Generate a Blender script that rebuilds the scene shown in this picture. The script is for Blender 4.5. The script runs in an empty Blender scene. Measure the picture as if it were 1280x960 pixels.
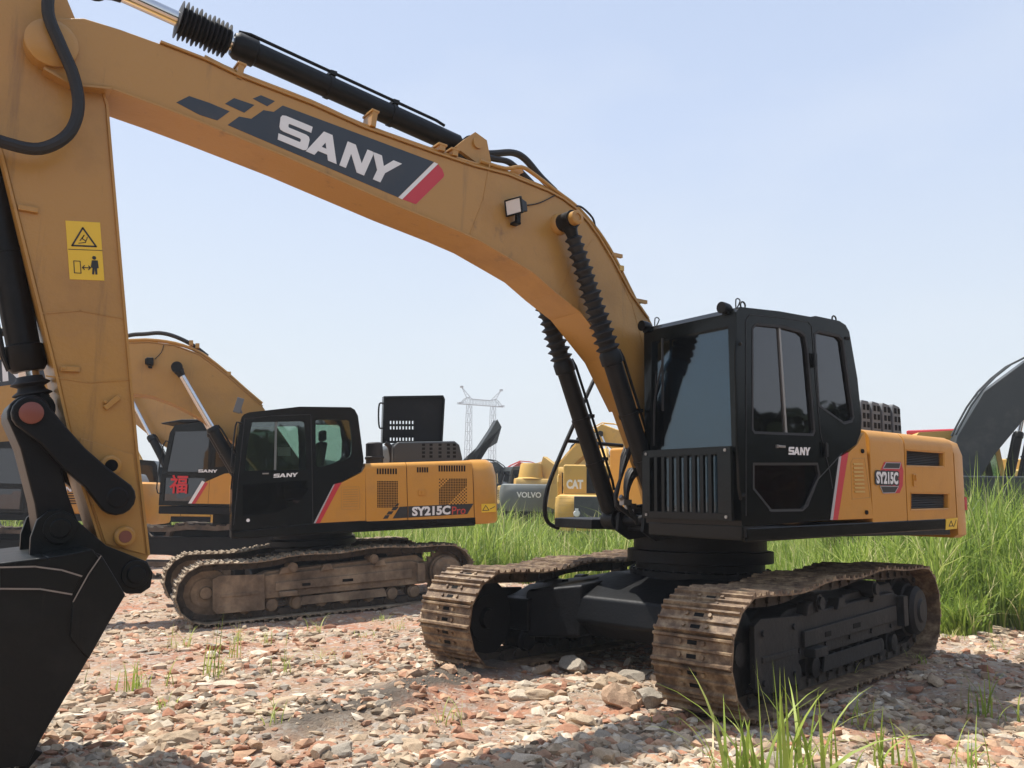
import bpy, bmesh, math, random
import numpy as np
from mathutils import Matrix, Vector, noise
random.seed(7); RNG = np.random.default_rng(11)
S = bpy.context.scene; COL = S.collection; PI = math.pi

# ------------------------------------------------------------------ camera
CAMP = (5.4826, 5.6081, 1.3672); YAW, PITCH, ROLL, FPX = 4.1061, 0.1367, 0.0163, 1067.7
def cam_axes():
    f = Vector((math.cos(YAW)*math.cos(PITCH), math.sin(YAW)*math.cos(PITCH), math.sin(PITCH)))
    r = Vector((math.sin(YAW), -math.cos(YAW), 0)); u = r.cross(f)
    c, s = math.cos(ROLL), math.sin(ROLL)
    return c*r+s*u, -s*r+c*u, f
CR, CU, CF = cam_axes()
def ray(px, py):
    return (CR*((px-640)/FPX) + CU*((480-py)/FPX) + CF)
def Z(sc, ox, oy, pts): return [(x/sc+ox, y/sc+oy) for x, y in pts]
class Fr:
    """a machine frame; U() turns measured picture points into points on one of its planes"""
    def __init__(s, M): s.M = M; s.I = M.inverted()
    def U(s, p, axis=1, val=0.0):
        o = s.I @ Vector(CAMP); d = s.I.to_3x3() @ ray(*p)
        return o + d*((val-o[axis])/d[axis])
    def P(s, pts, y): return [(q.x, q.z) for q in (s.U(p, 1, y) for p in pts)]
def ground_at(px, py, z=-0.1):
    d = ray(px, py); c = Vector(CAMP); return c + d*((z-c.z)/d.z)
def at_dist(px, dist):
    d = ray(px, 627); d.z = 0; d.normalize(); c = Vector(CAMP); return c.x+d.x*dist, c.y+d.y*dist

cam = bpy.data.cameras.new('camera'); co = bpy.data.objects.new('camera', cam); COL.objects.link(co)
co.matrix_world = Matrix(((CR.x, CU.x, -CF.x, CAMP[0]), (CR.y, CU.y, -CF.y, CAMP[1]), (CR.z, CU.z, -CF.z, CAMP[2]), (0, 0, 0, 1)))
cam.sensor_fit = 'HORIZONTAL'; cam.sensor_width = 36; cam.lens = FPX/1280*36; cam.clip_start = .05; cam.clip_end = 3000
S.camera = co

# ------------------------------------------------------------------ materials
def nt(name):
    m = bpy.data.materials.new(name); m.use_nodes = True
    return m, m.node_tree.nodes, m.node_tree.links, m.node_tree.nodes['Principled BSDF']
def setp(b, **k):
    for a, v in k.items():
        b.inputs[a.replace('_', ' ')].default_value = v
def ramp(N, stops):
    r = N.new('ShaderNodeValToRGB'); e = r.color_ramp.elements
    while len(e) < len(stops): e.new(.5)
    for q, (p, c) in zip(e, stops): q.position = p; q.color = (*c, 1)
    return r
def noise_tex(N, L, scale, detail=4, rough=.6, coord='Object'):
    tc = N.new('ShaderNodeTexCoord'); n = N.new('ShaderNodeTexNoise')
    n.inputs['Scale'].default_value = scale; n.inputs['Detail'].default_value = detail; n.inputs['Roughness'].default_value = rough
    if coord == 'World': g = N.new('ShaderNodeNewGeometry'); L.new(g.outputs['Position'], n.inputs['Vector']); return n
    L.new(tc.outputs[coord], n.inputs['Vector']); return n
def paint(name, c, rough=.38, coat=.25, dirt=.25, dirtc=(.22, .16, .10), bump=.02, metal=0, dscale=2.2, lo=.5, hi=.75, streak=0, streakc=(.10, .06, .035)):
    m, N, L, b = nt(name)
    n = noise_tex(N, L, dscale, 8, .68); r = ramp(N, [(lo, (0, 0, 0)), (hi, (1, 1, 1))]); L.new(n.outputs[0], r.inputs[0])
    mul = N.new('ShaderNodeMath'); mul.operation = 'MULTIPLY'; mul.inputs[1].default_value = dirt; L.new(r.outputs[0], mul.inputs[0])
    mx = N.new('ShaderNodeMix'); mx.data_type = 'RGBA'; mx.inputs[6].default_value = (*c, 1); mx.inputs[7].default_value = (*dirtc, 1)
    L.new(mul.outputs[0], mx.inputs[0]); last = mx.outputs[2]
    if streak:
        for scl, lo_, hi_, k_, cc in (((9, 9, .7), .60, .78, streak, streakc), ((30, 2.5, 30), .69, .74, streak*.8, tuple(min(1, v*1.7) for v in c)), ((3.1, 3.1, 2.2), .64, .72, streak*.9, streakc)):
            g = N.new('ShaderNodeNewGeometry'); mp = N.new('ShaderNodeMapping'); mp.inputs['Scale'].default_value = scl; L.new(g.outputs['Position'], mp.inputs[0])
            ns = N.new('ShaderNodeTexNoise'); ns.inputs['Scale'].default_value = 1; ns.inputs['Detail'].default_value = 7; ns.inputs['Roughness'].default_value = .68; L.new(mp.outputs[0], ns.inputs['Vector'])
            rr_ = ramp(N, [(lo_, (0, 0, 0)), (hi_, (1, 1, 1))]); L.new(ns.outputs[0], rr_.inputs[0]); mk_ = N.new('ShaderNodeMath'); mk_.operation = 'MULTIPLY'; mk_.inputs[1].default_value = k_; L.new(rr_.outputs[0], mk_.inputs[0])
            m2_ = N.new('ShaderNodeMix'); m2_.data_type = 'RGBA'; L.new(mk_.outputs[0], m2_.inputs[0]); L.new(last, m2_.inputs[6]); m2_.inputs[7].default_value = (*cc, 1); last = m2_.outputs[2]
    L.new(last, b.inputs['Base Color'])
    ra = N.new('ShaderNodeMath'); ra.operation = 'MULTIPLY_ADD'; ra.inputs[1].default_value = .45; ra.inputs[2].default_value = rough
    L.new(mul.outputs[0], ra.inputs[0]); L.new(ra.outputs[0], b.inputs['Roughness'])
    setp(b, Metallic=metal, Coat_Weight=coat, Coat_Roughness=.15)
    if max(c) < .01: b.inputs['Specular IOR Level'].default_value = .2
    n2 = noise_tex(N, L, 45, 3); n3 = noise_tex(N, L, 3.5, 2)
    ad = N.new('ShaderNodeMath'); ad.operation = 'MULTIPLY_ADD'; ad.inputs[1].default_value = 3.; L.new(n3.outputs[0], ad.inputs[0]); L.new(n2.outputs[0], ad.inputs[2])
    bp = N.new('ShaderNodeBump'); bp.inputs['Strength'].default_value = bump*10; bp.inputs['Distance'].default_value = .004
    L.new(ad.outputs[0], bp.inputs['Height']); L.new(bp.outputs[0], b.inputs['Normal'])
    return m
def mottled(name, cols, scale=6, rough=.85, bump=.5, dist=.01, detail=8, coord='World'):
    m, N, L, b = nt(name)
    n = noise_tex(N, L, scale, detail, .65, coord); r = ramp(N, cols); L.new(n.outputs[0], r.inputs[0]); L.new(r.outputs[0], b.inputs['Base Color'])
    b.inputs['Roughness'].default_value = rough
    n2 = noise_tex(N, L, scale*5, 6, .7, coord)
    bp = N.new('ShaderNodeBump'); bp.inputs['Strength'].default_value = bump; bp.inputs['Distance'].default_value = dist
    L.new(n2.outputs[0], bp.inputs['Height']); L.new(bp.outputs[0], b.inputs['Normal'])
    return m
def glass(name, tint=(.12, .15, .16), gl=(.9, .95, 1), k=1.6):
    m, N, L, b = nt(name); N.remove(b)
    out = N['Material Output']; t = N.new('ShaderNodeBsdfTransparent'); t.inputs[0].default_value = (*tint, 1)
    g = N.new('ShaderNodeBsdfGlossy'); g.inputs[0].default_value = (*gl, 1); g.inputs['Roughness'].default_value = .03
    fr = N.new('ShaderNodeFresnel'); fr.inputs[0].default_value = 1.55
    ad = N.new('ShaderNodeMath'); ad.operation = 'MULTIPLY_ADD'; ad.inputs[1].default_value = k; ad.inputs[2].default_value = .05
    L.new(fr.outputs[0], ad.inputs[0]); ad.use_clamp = True
    n = noise_tex(N, L, 2.5, 1); bp = N.new('ShaderNodeBump'); bp.inputs['Strength'].default_value = .12; bp.inputs['Distance'].default_value = .02
    L.new(n.outputs[0], bp.inputs['Height']); L.new(bp.outputs[0], g.inputs['Normal'])
    mx = N.new('ShaderNodeMixShader'); L.new(ad.outputs[0], mx.inputs[0]); L.new(t.outputs[0], mx.inputs[1]); L.new(g.outputs[0], mx.inputs[2])
    L.new(mx.outputs[0], out.inputs[0]); return m
M = {}
M['yellow'] = paint('yellow_paint', (.56, .255, .030), .42, .05, .35, (.34, .18, .06), .03, streak=.22)
M['yellow_boom'] = paint('boom_paint', (.43, .228, .052), .38, .12, .45, (.24, .13, .055), .05, dscale=1.6, streak=.55)
M['pale_yellow'] = paint('pale_yellow_paint', (.58, .37, .10), .55, .05, .5, (.30, .22, .12))
M['cat_yellow'] = paint('weathered_yellow_paint', (.60, .36, .07), .5, .05, .5, (.30, .2, .1))
M['black'] = paint('black_gloss_paint', (.0025, .0035, .0036), .2, .05, .05, (.10, .09, .075), .015)
M['black_satin'] = paint('black_satin_paint', (.005, .0055, .006), .42, .03, .10, (.08, .07, .055), .04)
M['bucket'] = paint('bucket_black_paint', (.005, .007, .007), .38, .05, .22, (.05, .045, .037), .06, streak=.35, streakc=(.07, .058, .045))
M['frame_black'] = paint('undercarriage_black', (.0035, .004, .005), .5, .02, .14, (.05, .04, .035), .06)
M['rubber'] = paint('black_rubber', (.009, .009, .010), .6, 0, .18, (.08, .07, .06), .03)
M['grey_plastic'] = paint('grey_hood', (.115, .125, .135), .5, .05, .3, (.2, .18, .15))
M['greyhood2'] = paint('dark_grey_hood', (.035, .04, .043), .5, .05, .3, (.2, .18, .15))
M['dark_grey'] = paint('dark_grey_paint', (.026, .032, .033), .5, .1, .3, (.15, .14, .12))
M['mid_grey'] = paint('mid_grey_paint', (.13, .145, .14), .55, .05, .4, (.2, .18, .15))
M['chrome'] = paint('chrome_rod', (.62, .62, .62), .16, 0, .25, (.3, .24, .18), .005, metal=1)
M['steel'] = paint('worn_steel', (.32, .30, .28), .45, 0, .5, (.16, .10, .06), .05, metal=.8)
M['red'] = paint('red_vinyl', (.52, .03, .045), .4, .1, .1)
M['redpaint'] = paint('red_machine_paint', (.50, .05, .035), .5, .1, .3)
M['fured'] = paint('red_sticker', (.62, .012, .02), .5, .05, .05)
M['white'] = paint('white_vinyl', (.78, .78, .77), .45, .1, .12)
M['grey_line'] = paint('grey_line_vinyl', (.42, .42, .42), .45, .1, .12)
M['navy'] = paint('dark_decal_vinyl', (.028, .038, .052), .5, .05, .15)
M['sticker_yellow'] = paint('yellow_sticker', (.80, .52, .03), .45, .1, .1)
M['ink'] = paint('black_ink', (.02, .02, .02), .5, 0, .05)
M['pin'] = paint('red_brown_pin', (.20, .055, .035), .5, .1, .4)
M['seat'] = paint('dark_fabric', (.02, .02, .022), .85, 0, .1)
M['maroon'] = paint('maroon_trim', (.30, .03, .03), .6, 0, .2)
M['void'] = paint('dark_recess', (.004, .004, .004), .8, 0, .04)
M['glass'] = glass('tinted_glass', (.5, .56, .58), (.62, .74, .84), k=.85)
M['glass_dark'] = glass('dark_tinted_glass', (.08, .085, .09), (.72, .72, .76), k=1.35)
M['glass_green'] = glass('green_glass', (.70, .80, .74), k=1.1)
M['glass_low'] = glass('dim_reflection_glass', (.45, .36, .36), (.55, .5, .48), k=.6)  # reflection weakened and dimmed, standing in for dark surroundings mirrored in the pane
M['lens'] = glass('lamp_lens', (.75, .78, .8))
M['beacon'] = paint('red_beacon', (.45, .01, .02), .25, .4, .05)
M['shoe'] = mottled('rusty_shoe', [(.30, (.045, .026, .013)), (.47, (.15, .09, .048)), (.6, (.29, .20, .115)), (.75, (.46, .35, .22))], 9, .62, .7, .008)
M['shoe_pale'] = mottled('dusty_shoe', [(.3, (.08, .055, .033)), (.5, (.25, .19, .125)), (.72, (.48, .39, .28))], 7, .8, .6, .006)
M['chain'] = mottled('oily_chain', [(.3, (.018, .015, .012)), (.6, (.06, .045, .032)), (.8, (.15, .10, .06))], 9, .7, .6)
M['mudframe'] = mottled('muddy_frame', [(.28, (.07, .050, .033)), (.5, (.20, .145, .095)), (.72, (.38, .29, .19))], 3, .9, .7)
M['frame_dusty'] = mottled('dusty_black_frame', [(.35, (.003, .003, .003)), (.58, (.009, .008, .007)), (.78, (.045, .037, .029))], 4, .7, .6)
M['far_track'] = mottled('far_track_metal', [(.3, (.04, .03, .022)), (.7, (.16, .12, .085))], 5, .85, .5)
M['pylon'] = paint('galvanised_steel', (.30, .32, .34), .6, 0, .1)

# ------------------------------------------------------------------ mesh builder
OFF = Vector((0, 0, 0))
class MB:
    def __init__(s): s.v = []; s.f = []; s.mi = []; s.cur = 0
    def add(s, vs, fs):
        b = len(s.v); s.v += [tuple(q) for q in vs]; s.f += [tuple(i+b for i in f) for f in fs]; s.mi += [s.cur]*len(fs); return s
    def box(s, c, d, R=None):
        c = Vector(c); R = R or Matrix.Identity(3)
        vs = [c + R @ Vector((d[0]/2*i, d[1]/2*j, d[2]/2*k)) for i in (-1, 1) for j in (-1, 1) for k in (-1, 1)]
        return s.add(vs, [(0, 1, 3, 2), (4, 6, 7, 5), (0, 4, 5, 1), (2, 3, 7, 6), (0, 2, 6, 4), (1, 5, 7, 3)])
    def bb(s, x0, x1, y0, y1, z0, z1): return s.box(((x0+x1)/2, (y0+y1)/2, (z0+z1)/2), (abs(x1-x0), abs(y1-y0), abs(z1-z0)))
    def prism(s, prof, a0, a1, axis='y'):
        """prof: (u,v) polygon; extruded along axis"""
        def mk(u, v, a): return (u, a, v) if axis == 'y' else ((a, u, v) if axis == 'x' else (u, v, a))
        ar = sum(prof[i][0]*prof[(i+1) % len(prof)][1]-prof[(i+1) % len(prof)][0]*prof[i][1] for i in range(len(prof)))
        if ar < 0: prof = prof[::-1]
        n = len(prof); vs = [mk(u, v, a0) for u, v in prof] + [mk(u, v, a1) for u, v in prof]
        fs = [tuple(range(n)), tuple(range(2*n-1, n-1, -1))] + [(i, i+n, (i+1) % n+n, (i+1) % n) for i in range(n)]
        flip = (a1 > a0) if axis != 'y' else (a1 < a0)
        if flip: fs = [f[::-1] for f in fs]
        return s.add(vs, fs)
    def loft(s, A, B):
        n = len(A); return s.add(list(A)+list(B), [tuple(range(n)), tuple(range(2*n-1, n-1, -1))] + [(i, i+n, (i+1) % n+n, (i+1) % n) for i in range(n)])
    def lathe(s, A, B, prof, n=20, caps=True):
        """prof: list of (t along AB in metres, radius)"""
        A = Vector(A); B = Vector(B); d = (B-A).normalized(); q = Vector((0, 0, 1)) if abs(d.z) < .9 else Vector((1, 0, 0))
        u = d.cross(q).normalized(); w = d.cross(u)
        vs = [A+d*t+(u*math.cos(2*PI*k/n)+w*math.sin(2*PI*k/n))*r for t, r in prof for k in range(n)]
        m = len(prof); fs = [(i*n+k, i*n+(k+1) % n, (i+1)*n+(k+1) % n, (i+1)*n+k) for i in range(m-1) for k in range(n)]
        if caps: fs += [tuple(range(n-1, -1, -1)), tuple((m-1)*n+k for k in range(n))]
        return s.add(vs, fs)
    def cyl(s, A, B, r, n=20, r2=None): return s.lathe(A, B, [(0, r), ((Vector(B)-Vector(A)).length, r if r2 is None else r2)], n)
    def tube(s, pts, r, n=8, smooth=3):
        P = [Vector(p) for p in pts]
        if smooth and len(P) > 2:
            Q = []
            for i in range(len(P)-1):
                p0 = P[max(i-1, 0)]; p1 = P[i]; p2 = P[i+1]; p3 = P[min(i+2, len(P)-1)]
                for k in range(smooth):
                    t = k/smooth
                    Q.append(.5*((2*p1)+(-p0+p2)*t+(2*p0-5*p1+4*p2-p3)*t*t+(-p0+3*p1-3*p2+p3)*t**3))
            P = Q+[P[-1]]
        vs = []; up = None
        for i, p in enumerate(P):
            d = (P[min(i+1, len(P)-1)]-P[max(i-1, 0)]).normalized()
            if up is None: up = Vector((0, 0, 1)) if abs(d.z) < .9 else Vector((1, 0, 0))
            u = d.cross(up).normalized(); w = d.cross(u); up = -w
            rr = r[min(i, len(r)-1)] if isinstance(r, (list, tuple)) else r
            vs += [p+(u*math.cos(2*PI*k/n)+w*math.sin(2*PI*k/n))*rr for k in range(n)]
        m = len(P); fs = [(i*n+k, i*n+(k+1) % n, (i+1)*n+(k+1) % n, (i+1)*n+k) for i in range(m-1) for k in range(n)]
        fs += [tuple(range(n-1, -1, -1)), tuple((m-1)*n+k for k in range(n))]
        return s.add(vs, fs)
    def mesh(s, name, mats, smooth=35, off=True):
        me = bpy.data.meshes.new(name)
        o = OFF if off else Vector((0, 0, 0))
        me.from_pydata([(x-o.x, y-o.y, z-o.z) for x, y, z in s.v], [], s.f)
        for m in (mats if isinstance(mats, (list, tuple)) else [mats]): me.materials.append(m)
        if len(set(s.mi)) > 1: me.polygons.foreach_set('material_index', s.mi)
        bm = bmesh.new(); bm.from_mesh(me); bmesh.ops.recalc_face_normals(bm, faces=bm.faces); bm.to_mesh(me); bm.free()
        if smooth:
            me.polygons.foreach_set('use_smooth', [True]*len(me.polygons)); me.set_sharp_from_angle(angle=math.radians(smooth))
        return me
    def build(s, name, mats, parent=None, bevel=0, smooth=35, seg=2, off=True):
        o = bpy.data.objects.new(name, s.mesh(name, mats, smooth, off)); COL.objects.link(o)
        if parent is not None: o.parent = parent
        if bevel:
            b = o.modifiers.new('bevel', 'BEVEL'); b.width = bevel; b.segments = seg; b.limit_method = 'ANGLE'; b.angle_limit = math.radians(40); b.harden_normals = True
        return o
def tag(o, label=None, cat=None, group=None, kind=None):
    for k, v in (('label', label), ('category', cat), ('group', group), ('kind', kind)):
        if v: o[k] = v
    return o
def empty(name, mat, label, cat, group=None):
    o = bpy.data.objects.new(name, None); COL.objects.link(o); o.matrix_world = mat; o.empty_display_size = .3
    return tag(o, label, cat, group)
def carve(o, cutters):
    """cut the prisms (MB) out of object o and bake the result"""
    for c in cutters:
        me = bpy.data.meshes.new('c'); me.from_pydata([(x-OFF.x, y-OFF.y, z-OFF.z) for x, y, z in c.v], [], c.f)
        bm = bmesh.new(); bm.from_mesh(me); bmesh.ops.recalc_face_normals(bm, faces=bm.faces); bm.to_mesh(me); bm.free()
        co_ = bpy.data.objects.new('c', me); COL.objects.link(co_); co_.parent = o.parent
        m = o.modifiers.new('b', 'BOOLEAN'); m.operation = 'DIFFERENCE'; m.solver = 'EXACT'; m.object = co_
        bpy.context.view_layer.update(); dg = bpy.context.evaluated_depsgraph_get()
        nm = bpy.data.meshes.new_from_object(o.evaluated_get(dg)); o.modifiers.remove(m)
        old = o.data; o.data = nm; nm.name = old.name; bpy.data.objects.remove(co_); bpy.data.meshes.remove(old)
    me = o.data; me.polygons.foreach_set('use_smooth', [True]*len(me.polygons)); me.set_sharp_from_angle(angle=math.radians(35))
def bev(o, w, seg=2):
    b = o.modifiers.new('bevel', 'BEVEL'); b.width = w; b.segments = seg; b.limit_method = 'ANGLE'; b.angle_limit = math.radians(40); b.harden_normals = True
def inset(poly, d):
    """shrink a polygon by d (simple mitred offset)"""
    n = len(poly); ar = sum(poly[i][0]*poly[(i+1) % n][1]-poly[(i+1) % n][0]*poly[i][1] for i in range(n)); sg = 1 if ar > 0 else -1
    out = []
    for i in range(n):
        a = Vector(poly[i-1]); b = Vector(poly[i]); c = Vector(poly[(i+1) % n])
        e1 = (b-a).normalized(); e2 = (c-b).normalized(); n1 = Vector((-e1.y, e1.x))*sg; n2 = Vector((-e2.y, e2.x))*sg
        m = (n1+n2); k = max(m.length_squared/2, .35); out.append(tuple(b+m/k*d))
    return out
def bil(q, u, v):
    """q: TL,TR,BR,BL of 2-tuples; v=0 bottom"""
    t = [q[3][i]*(1-u)*(1-v)+q[2][i]*u*(1-v)+q[0][i]*(1-u)*v+q[1][i]*u*v for i in (0, 1)]; return tuple(t)
LET = {
 'S': [[(0, 0), (.87, 0), (.97, .05), (1, .15), (1, .47), (.96, .57), (.86, .61), (.3, .61), (.27, .64), (.27, .73), (.3, .76), (1, .76), (1, 1), (.15, 1), (.04, .96), (0, .86), (0, .5), (.04, .41), (.14, .38), (.7, .38), (.73, .35), (.73, .27), (.7, .24), (0, .24)]],
 'A': [[(0, 0), (.28, 0), (.5, .62), (.5, 1), (.37, 1)], [(1, 0), (.72, 0), (.5, .62), (.5, 1), (.63, 1)], [(.353, .2), (.647, .2), (.577, .4), (.423, .4)]],
 'N': [[(0, 0), (0, 1), (.3, 1), (.74, .40), (.74, 1), (1, 1), (1, 0), (.7, 0), (.26, .60), (.26, 0)]],
 'Y': [[(.36, 0), (.36, .4), (0, 1), (.3, 1), (.5, .64), (.7, 1), (1, 1), (.64, .4), (.64, 0)]]}
SLOT = {'SANY': [(0, .245), (.235, .505), (.53, .755), (.745, 1.0)]}
def sany(mb, quad, y0, y1):
    for ch, (a, b) in zip('SANY', SLOT['SANY']):
        for poly in LET[ch]: mb.prism([bil(quad, a+(b-a)*u, v) for u, v in poly], y0, y1)
def text_mb(mb, txt, quad, y0, y1, offset=.03, flip=False, cjk=False):
    """font text fitted in a quad lying in the xz plane"""
    cu = bpy.data.curves.new('t', 'FONT'); cu.body = txt; cu.offset = offset; cu.resolution_u = 3; cu.fill_mode = 'FRONT'
    ob = bpy.data.objects.new('t', cu); COL.objects.link(ob); bpy.context.view_layer.update()
    me = bpy.data.meshes.new_from_object(ob.evaluated_get(bpy.context.evaluated_depsgraph_get()))
    V = [v.co.copy() for v in me.vertices]; F = [tuple(p.vertices) for p in me.polygons]
    bpy.data.objects.remove(ob); bpy.data.curves.remove(cu); bpy.data.meshes.remove(me)
    if not V: return
    x0 = min(v.x for v in V); x1 = max(v.x for v in V); z0 = min(v.y for v in V); z1 = max(v.y for v in V)
    vs = []
    for v in V:
        a = bil(quad, (v.x-x0)/(x1-x0), (v.y-z0)/(z1-z0)); vs.append((a[0], y1, a[1]))
    mb.add(vs, F)
def raw_build(mb, name, mat, parent):
    """flat letters: keep as they are"""
    return mb.build(name, mat, parent, smooth=0)

# ------------------------------------------------------------------ shared machine pieces
def track_path(L=2.2, rf=.40, rr=.41):
    pts = []
    cx = L-.02-rf
    for k in range(-90, 91, 10): pts.append((cx+rf*math.cos(math.radians(k)), .43+rf*math.sin(math.radians(k))))
    pts += [(1.25, .805), (.95, .81), (.6, .865), (.3, .865), (0, .845), (-.3, .87), (-.6, .90), (-.9, .885), (-1.2, .86)]
    cx2 = -(L-.02-rr)
    for k in range(90, 271, 10): pts.append((cx2+rr*math.cos(math.radians(k)), .45+rr*math.sin(math.radians(k))))
    # bottom
    pts += [(-1.3, .03), (-.8, .03), (0, .03), (.8, .03), (1.3, .03)]
    return pts
def resample(pts, n):
    P = [Vector(p) for p in pts]; P.append(P[0]); L = [0]
    for a, b in zip(P, P[1:]): L.append(L[-1]+(b-a).length)
    out = []; j = 0
    for i in range(n):
        t = L[-1]*i/n
        while L[j+1] < t: j += 1
        out.append(P[j].lerp(P[j+1], (t-L[j])/(L[j+1]-L[j])))
    return out, L[-1]
def shoe_mesh(name, mat, pitch, w=.6):
    m = MB(); h = pitch/2
    # x along travel, y across, z outward; plate with three grousers, overlapping lips
    prof = [(-h-.004, 0), (-h-.004, .012), (-h+.006, .040), (-h+.022, .040), (-h+.032, .013), (-.012, .013), (-.006, .030), (.008, .030), (.014, .013), (h-.034, .013), (h-.026, .034), (h-.012, .034), (h-.004, .010), (h-.004, 0)]
    m.prism(prof, -w/2, w/2)
    for sx in (-.042, .046):
        for sy in (-.088, .088): m.lathe((sx, sy, .012), (sx, sy, .03), [(0, .015), (.016, .015)], 6)
    m.cur = 1
    for sx in (-.044, .046): m.bb(sx-.014, sx+.014, -.036, .036, .012, .0145)
    return m.mesh(name, [mat, M['void']], off=False)
def make_track(parent, Tm, side, shoe_mat, frame_mat, chain_mat, n=49, front_plate=True, off=None):
    """Tm: 4x4 matrix of the undercarriage relative to the machine root; side +1 = left"""
    lab = None
    base = MB(); yo = side*1.19; pts = track_path(); P, Ln = resample(pts, n); pitch = Ln/n
    # chain links, one box pair per shoe, plus pins
    for i in range(n):
        a = P[i]; b = P[(i+1) % n]; d = (b-a).normalized(); nr = Vector((d.y, -d.x)); mid = (a+b)/2 - nr*.052
        R = Matrix(((d.x, 0, nr.x), (0, 1, 0), (d.y, 0, nr.y)))
        for sy in (-.075, .075): base.box((mid.x, yo+sy, mid.y), (pitch*.93, .045, .092), R)
        q = a-nr*.055; base.cyl((q.x, yo-.12, q.y), (q.x, yo+.12, q.y), .026, 8)
    tr = base.build('track_chain', chain_mat, parent, off=False); tr.matrix_local = Tm
    me = shoe_mesh('track_shoe', shoe_mat, pitch)
    for i in range(n):
        a = P[i]; b = P[(i+1) % n]; d = (b-a).normalized(); nr = Vector((d.y, -d.x)); mid = (a+b)/2
        o = bpy.data.objects.new('track_shoe', me); COL.objects.link(o); o.parent = tr
        o.matrix_local = Matrix(((d.x, 0, nr.x, mid.x), (0, 1, 0, yo), (d.y, 0, nr.y, mid.y), (0, 0, 0, 1)))
    # frame
    f = MB(); s = side
    f.prism([(-1.42, .30), (1.30, .28), (1.30, .56), (.9, .62), (-1.2, .66), (-1.42, .60)], yo-.16, yo+.17)
    f.prism([(-1.45, .62), (1.25, .56), (.95, .66), (-1.3, .74)], yo-.13, yo+.11)
    fr = f.build('track_frame', frame_mat, parent, bevel=.015, off=False); fr.matrix_local = Tm
    g = MB(); g.prism([(1.0, .14), (1.64, .14), (1.70, .2), (1.70, .62), (1.6, .66), (1.0, .63)], yo+s*.175, yo+s*.215)
    g.bb(1.06, 1.6, yo+s*.215, yo+s*.225, .36, .40); g.build('guard_plate', frame_mat, fr, bevel=.008, off=False)
    g = MB(); g.prism([(-.8, .16), (.5, .15), (.46, .27), (-.76, .28)], yo+s*.17, yo+s*.19); g.build('roller_guard', frame_mat, fr, bevel=.006, off=False)
    g = MB()
    for k in range(5): g.cyl((-1.1+.5*k, yo+s*.17, .36), (-1.1+.5*k, yo+s*.185, .36), .02, 8)
    for x in (1.08, 1.58):
        for z_ in (.22, .56): g.cyl((x, yo+s*.215, z_), (x, yo+s*.232, z_), .022, 8)
    g.build('frame_bolts', frame_mat, fr, off=False)
    g = MB(); g.prism([(-1.2, .40), (.85, .38), (.85, .50), (-1.2, .54)], yo+s*.17, yo+s*.20); g.bb(.55, .80, yo+s*.17, yo+s*.26, .30, .37); g.bb(-1.40, -1.28, yo+s*.17, yo+s*.24, .34, .62)
    for x in (-.7, .1, .7): g.prism([(x-.10, .62), (x+.10, .61), (x+.05, .70), (x-.05, .71)], yo+s*.10, yo+s*.20)
    g.build('frame_rib', frame_mat, fr, bevel=.008, off=False)
    g = MB(); g.bb(-.28, -.12, yo+s*.168, yo+s*.203, .43, .47); g.bb(.35, .47, yo+s*.168, yo+s*.203, .42, .46); g.build('frame_hole', M['void'], fr, off=False)
    i_ = MB(); i_.lathe((1.78, yo-.09, .43), (1.78, yo+.09, .43), [(0, .20), (0, .33), (.05, .345), (.05, .28), (.13, .28), (.13, .345), (.18, .33), (.18, .2), (.2, .2), (.2, .09), (.24, .08)], 36)
    i_.build('idler_wheel', frame_mat, fr, off=False)
    p = MB(); nt_ = 21
    gear = [((.355 if k % 2 else .30)*math.cos(2*PI*k/(2*nt_)), (.355 if k % 2 else .30)*math.sin(2*PI*k/(2*nt_))) for k in range(2*nt_)]
    p.prism([(-1.77+a, .45+b) for a, b in gear], yo-.03, yo+.03)
    p.lathe((-1.77, yo, .45), (-1.77, yo+s*.3, .45), [(0, .26), (.12, .26), (.13, .235), (.2, .235), (.235, .2), (.24, .12), (.26, .1), (.26, 0.01)], 32)
    p.build('drive_sprocket', frame_mat, fr, off=False)
    for x in [-1.25+2.5*k/7 for k in range(8)]:
        r = MB(); r.lathe((x, yo-.16, .19), (x, yo+.16, .19), [(0, .05), (.01, .08), (.05, .08), (.06, .1), (.09, .1), (.1, .075), (.22, .075), (.23, .1), (.26, .1), (.27, .08), (.31, .08), (.32, .04)], 18)
        r.build('bottom_roller', frame_mat, fr, off=False)
    for x, zt in ((.6, .865), (-.6, .90)):
        r = MB(); zc = zt-.10-.07; r.cyl((x, yo-.1, zc), (x, yo+s*.22, zc), .07, 20); r.cyl((x, yo+s*.22, zc), (x, yo+s*.245, zc), .05, 16)
        r.bb(x-.05, x+.05, yo-.06, yo+.04, .62, zc); r.build('carrier_roller', frame_mat, fr, off=False)
    return tr
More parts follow.
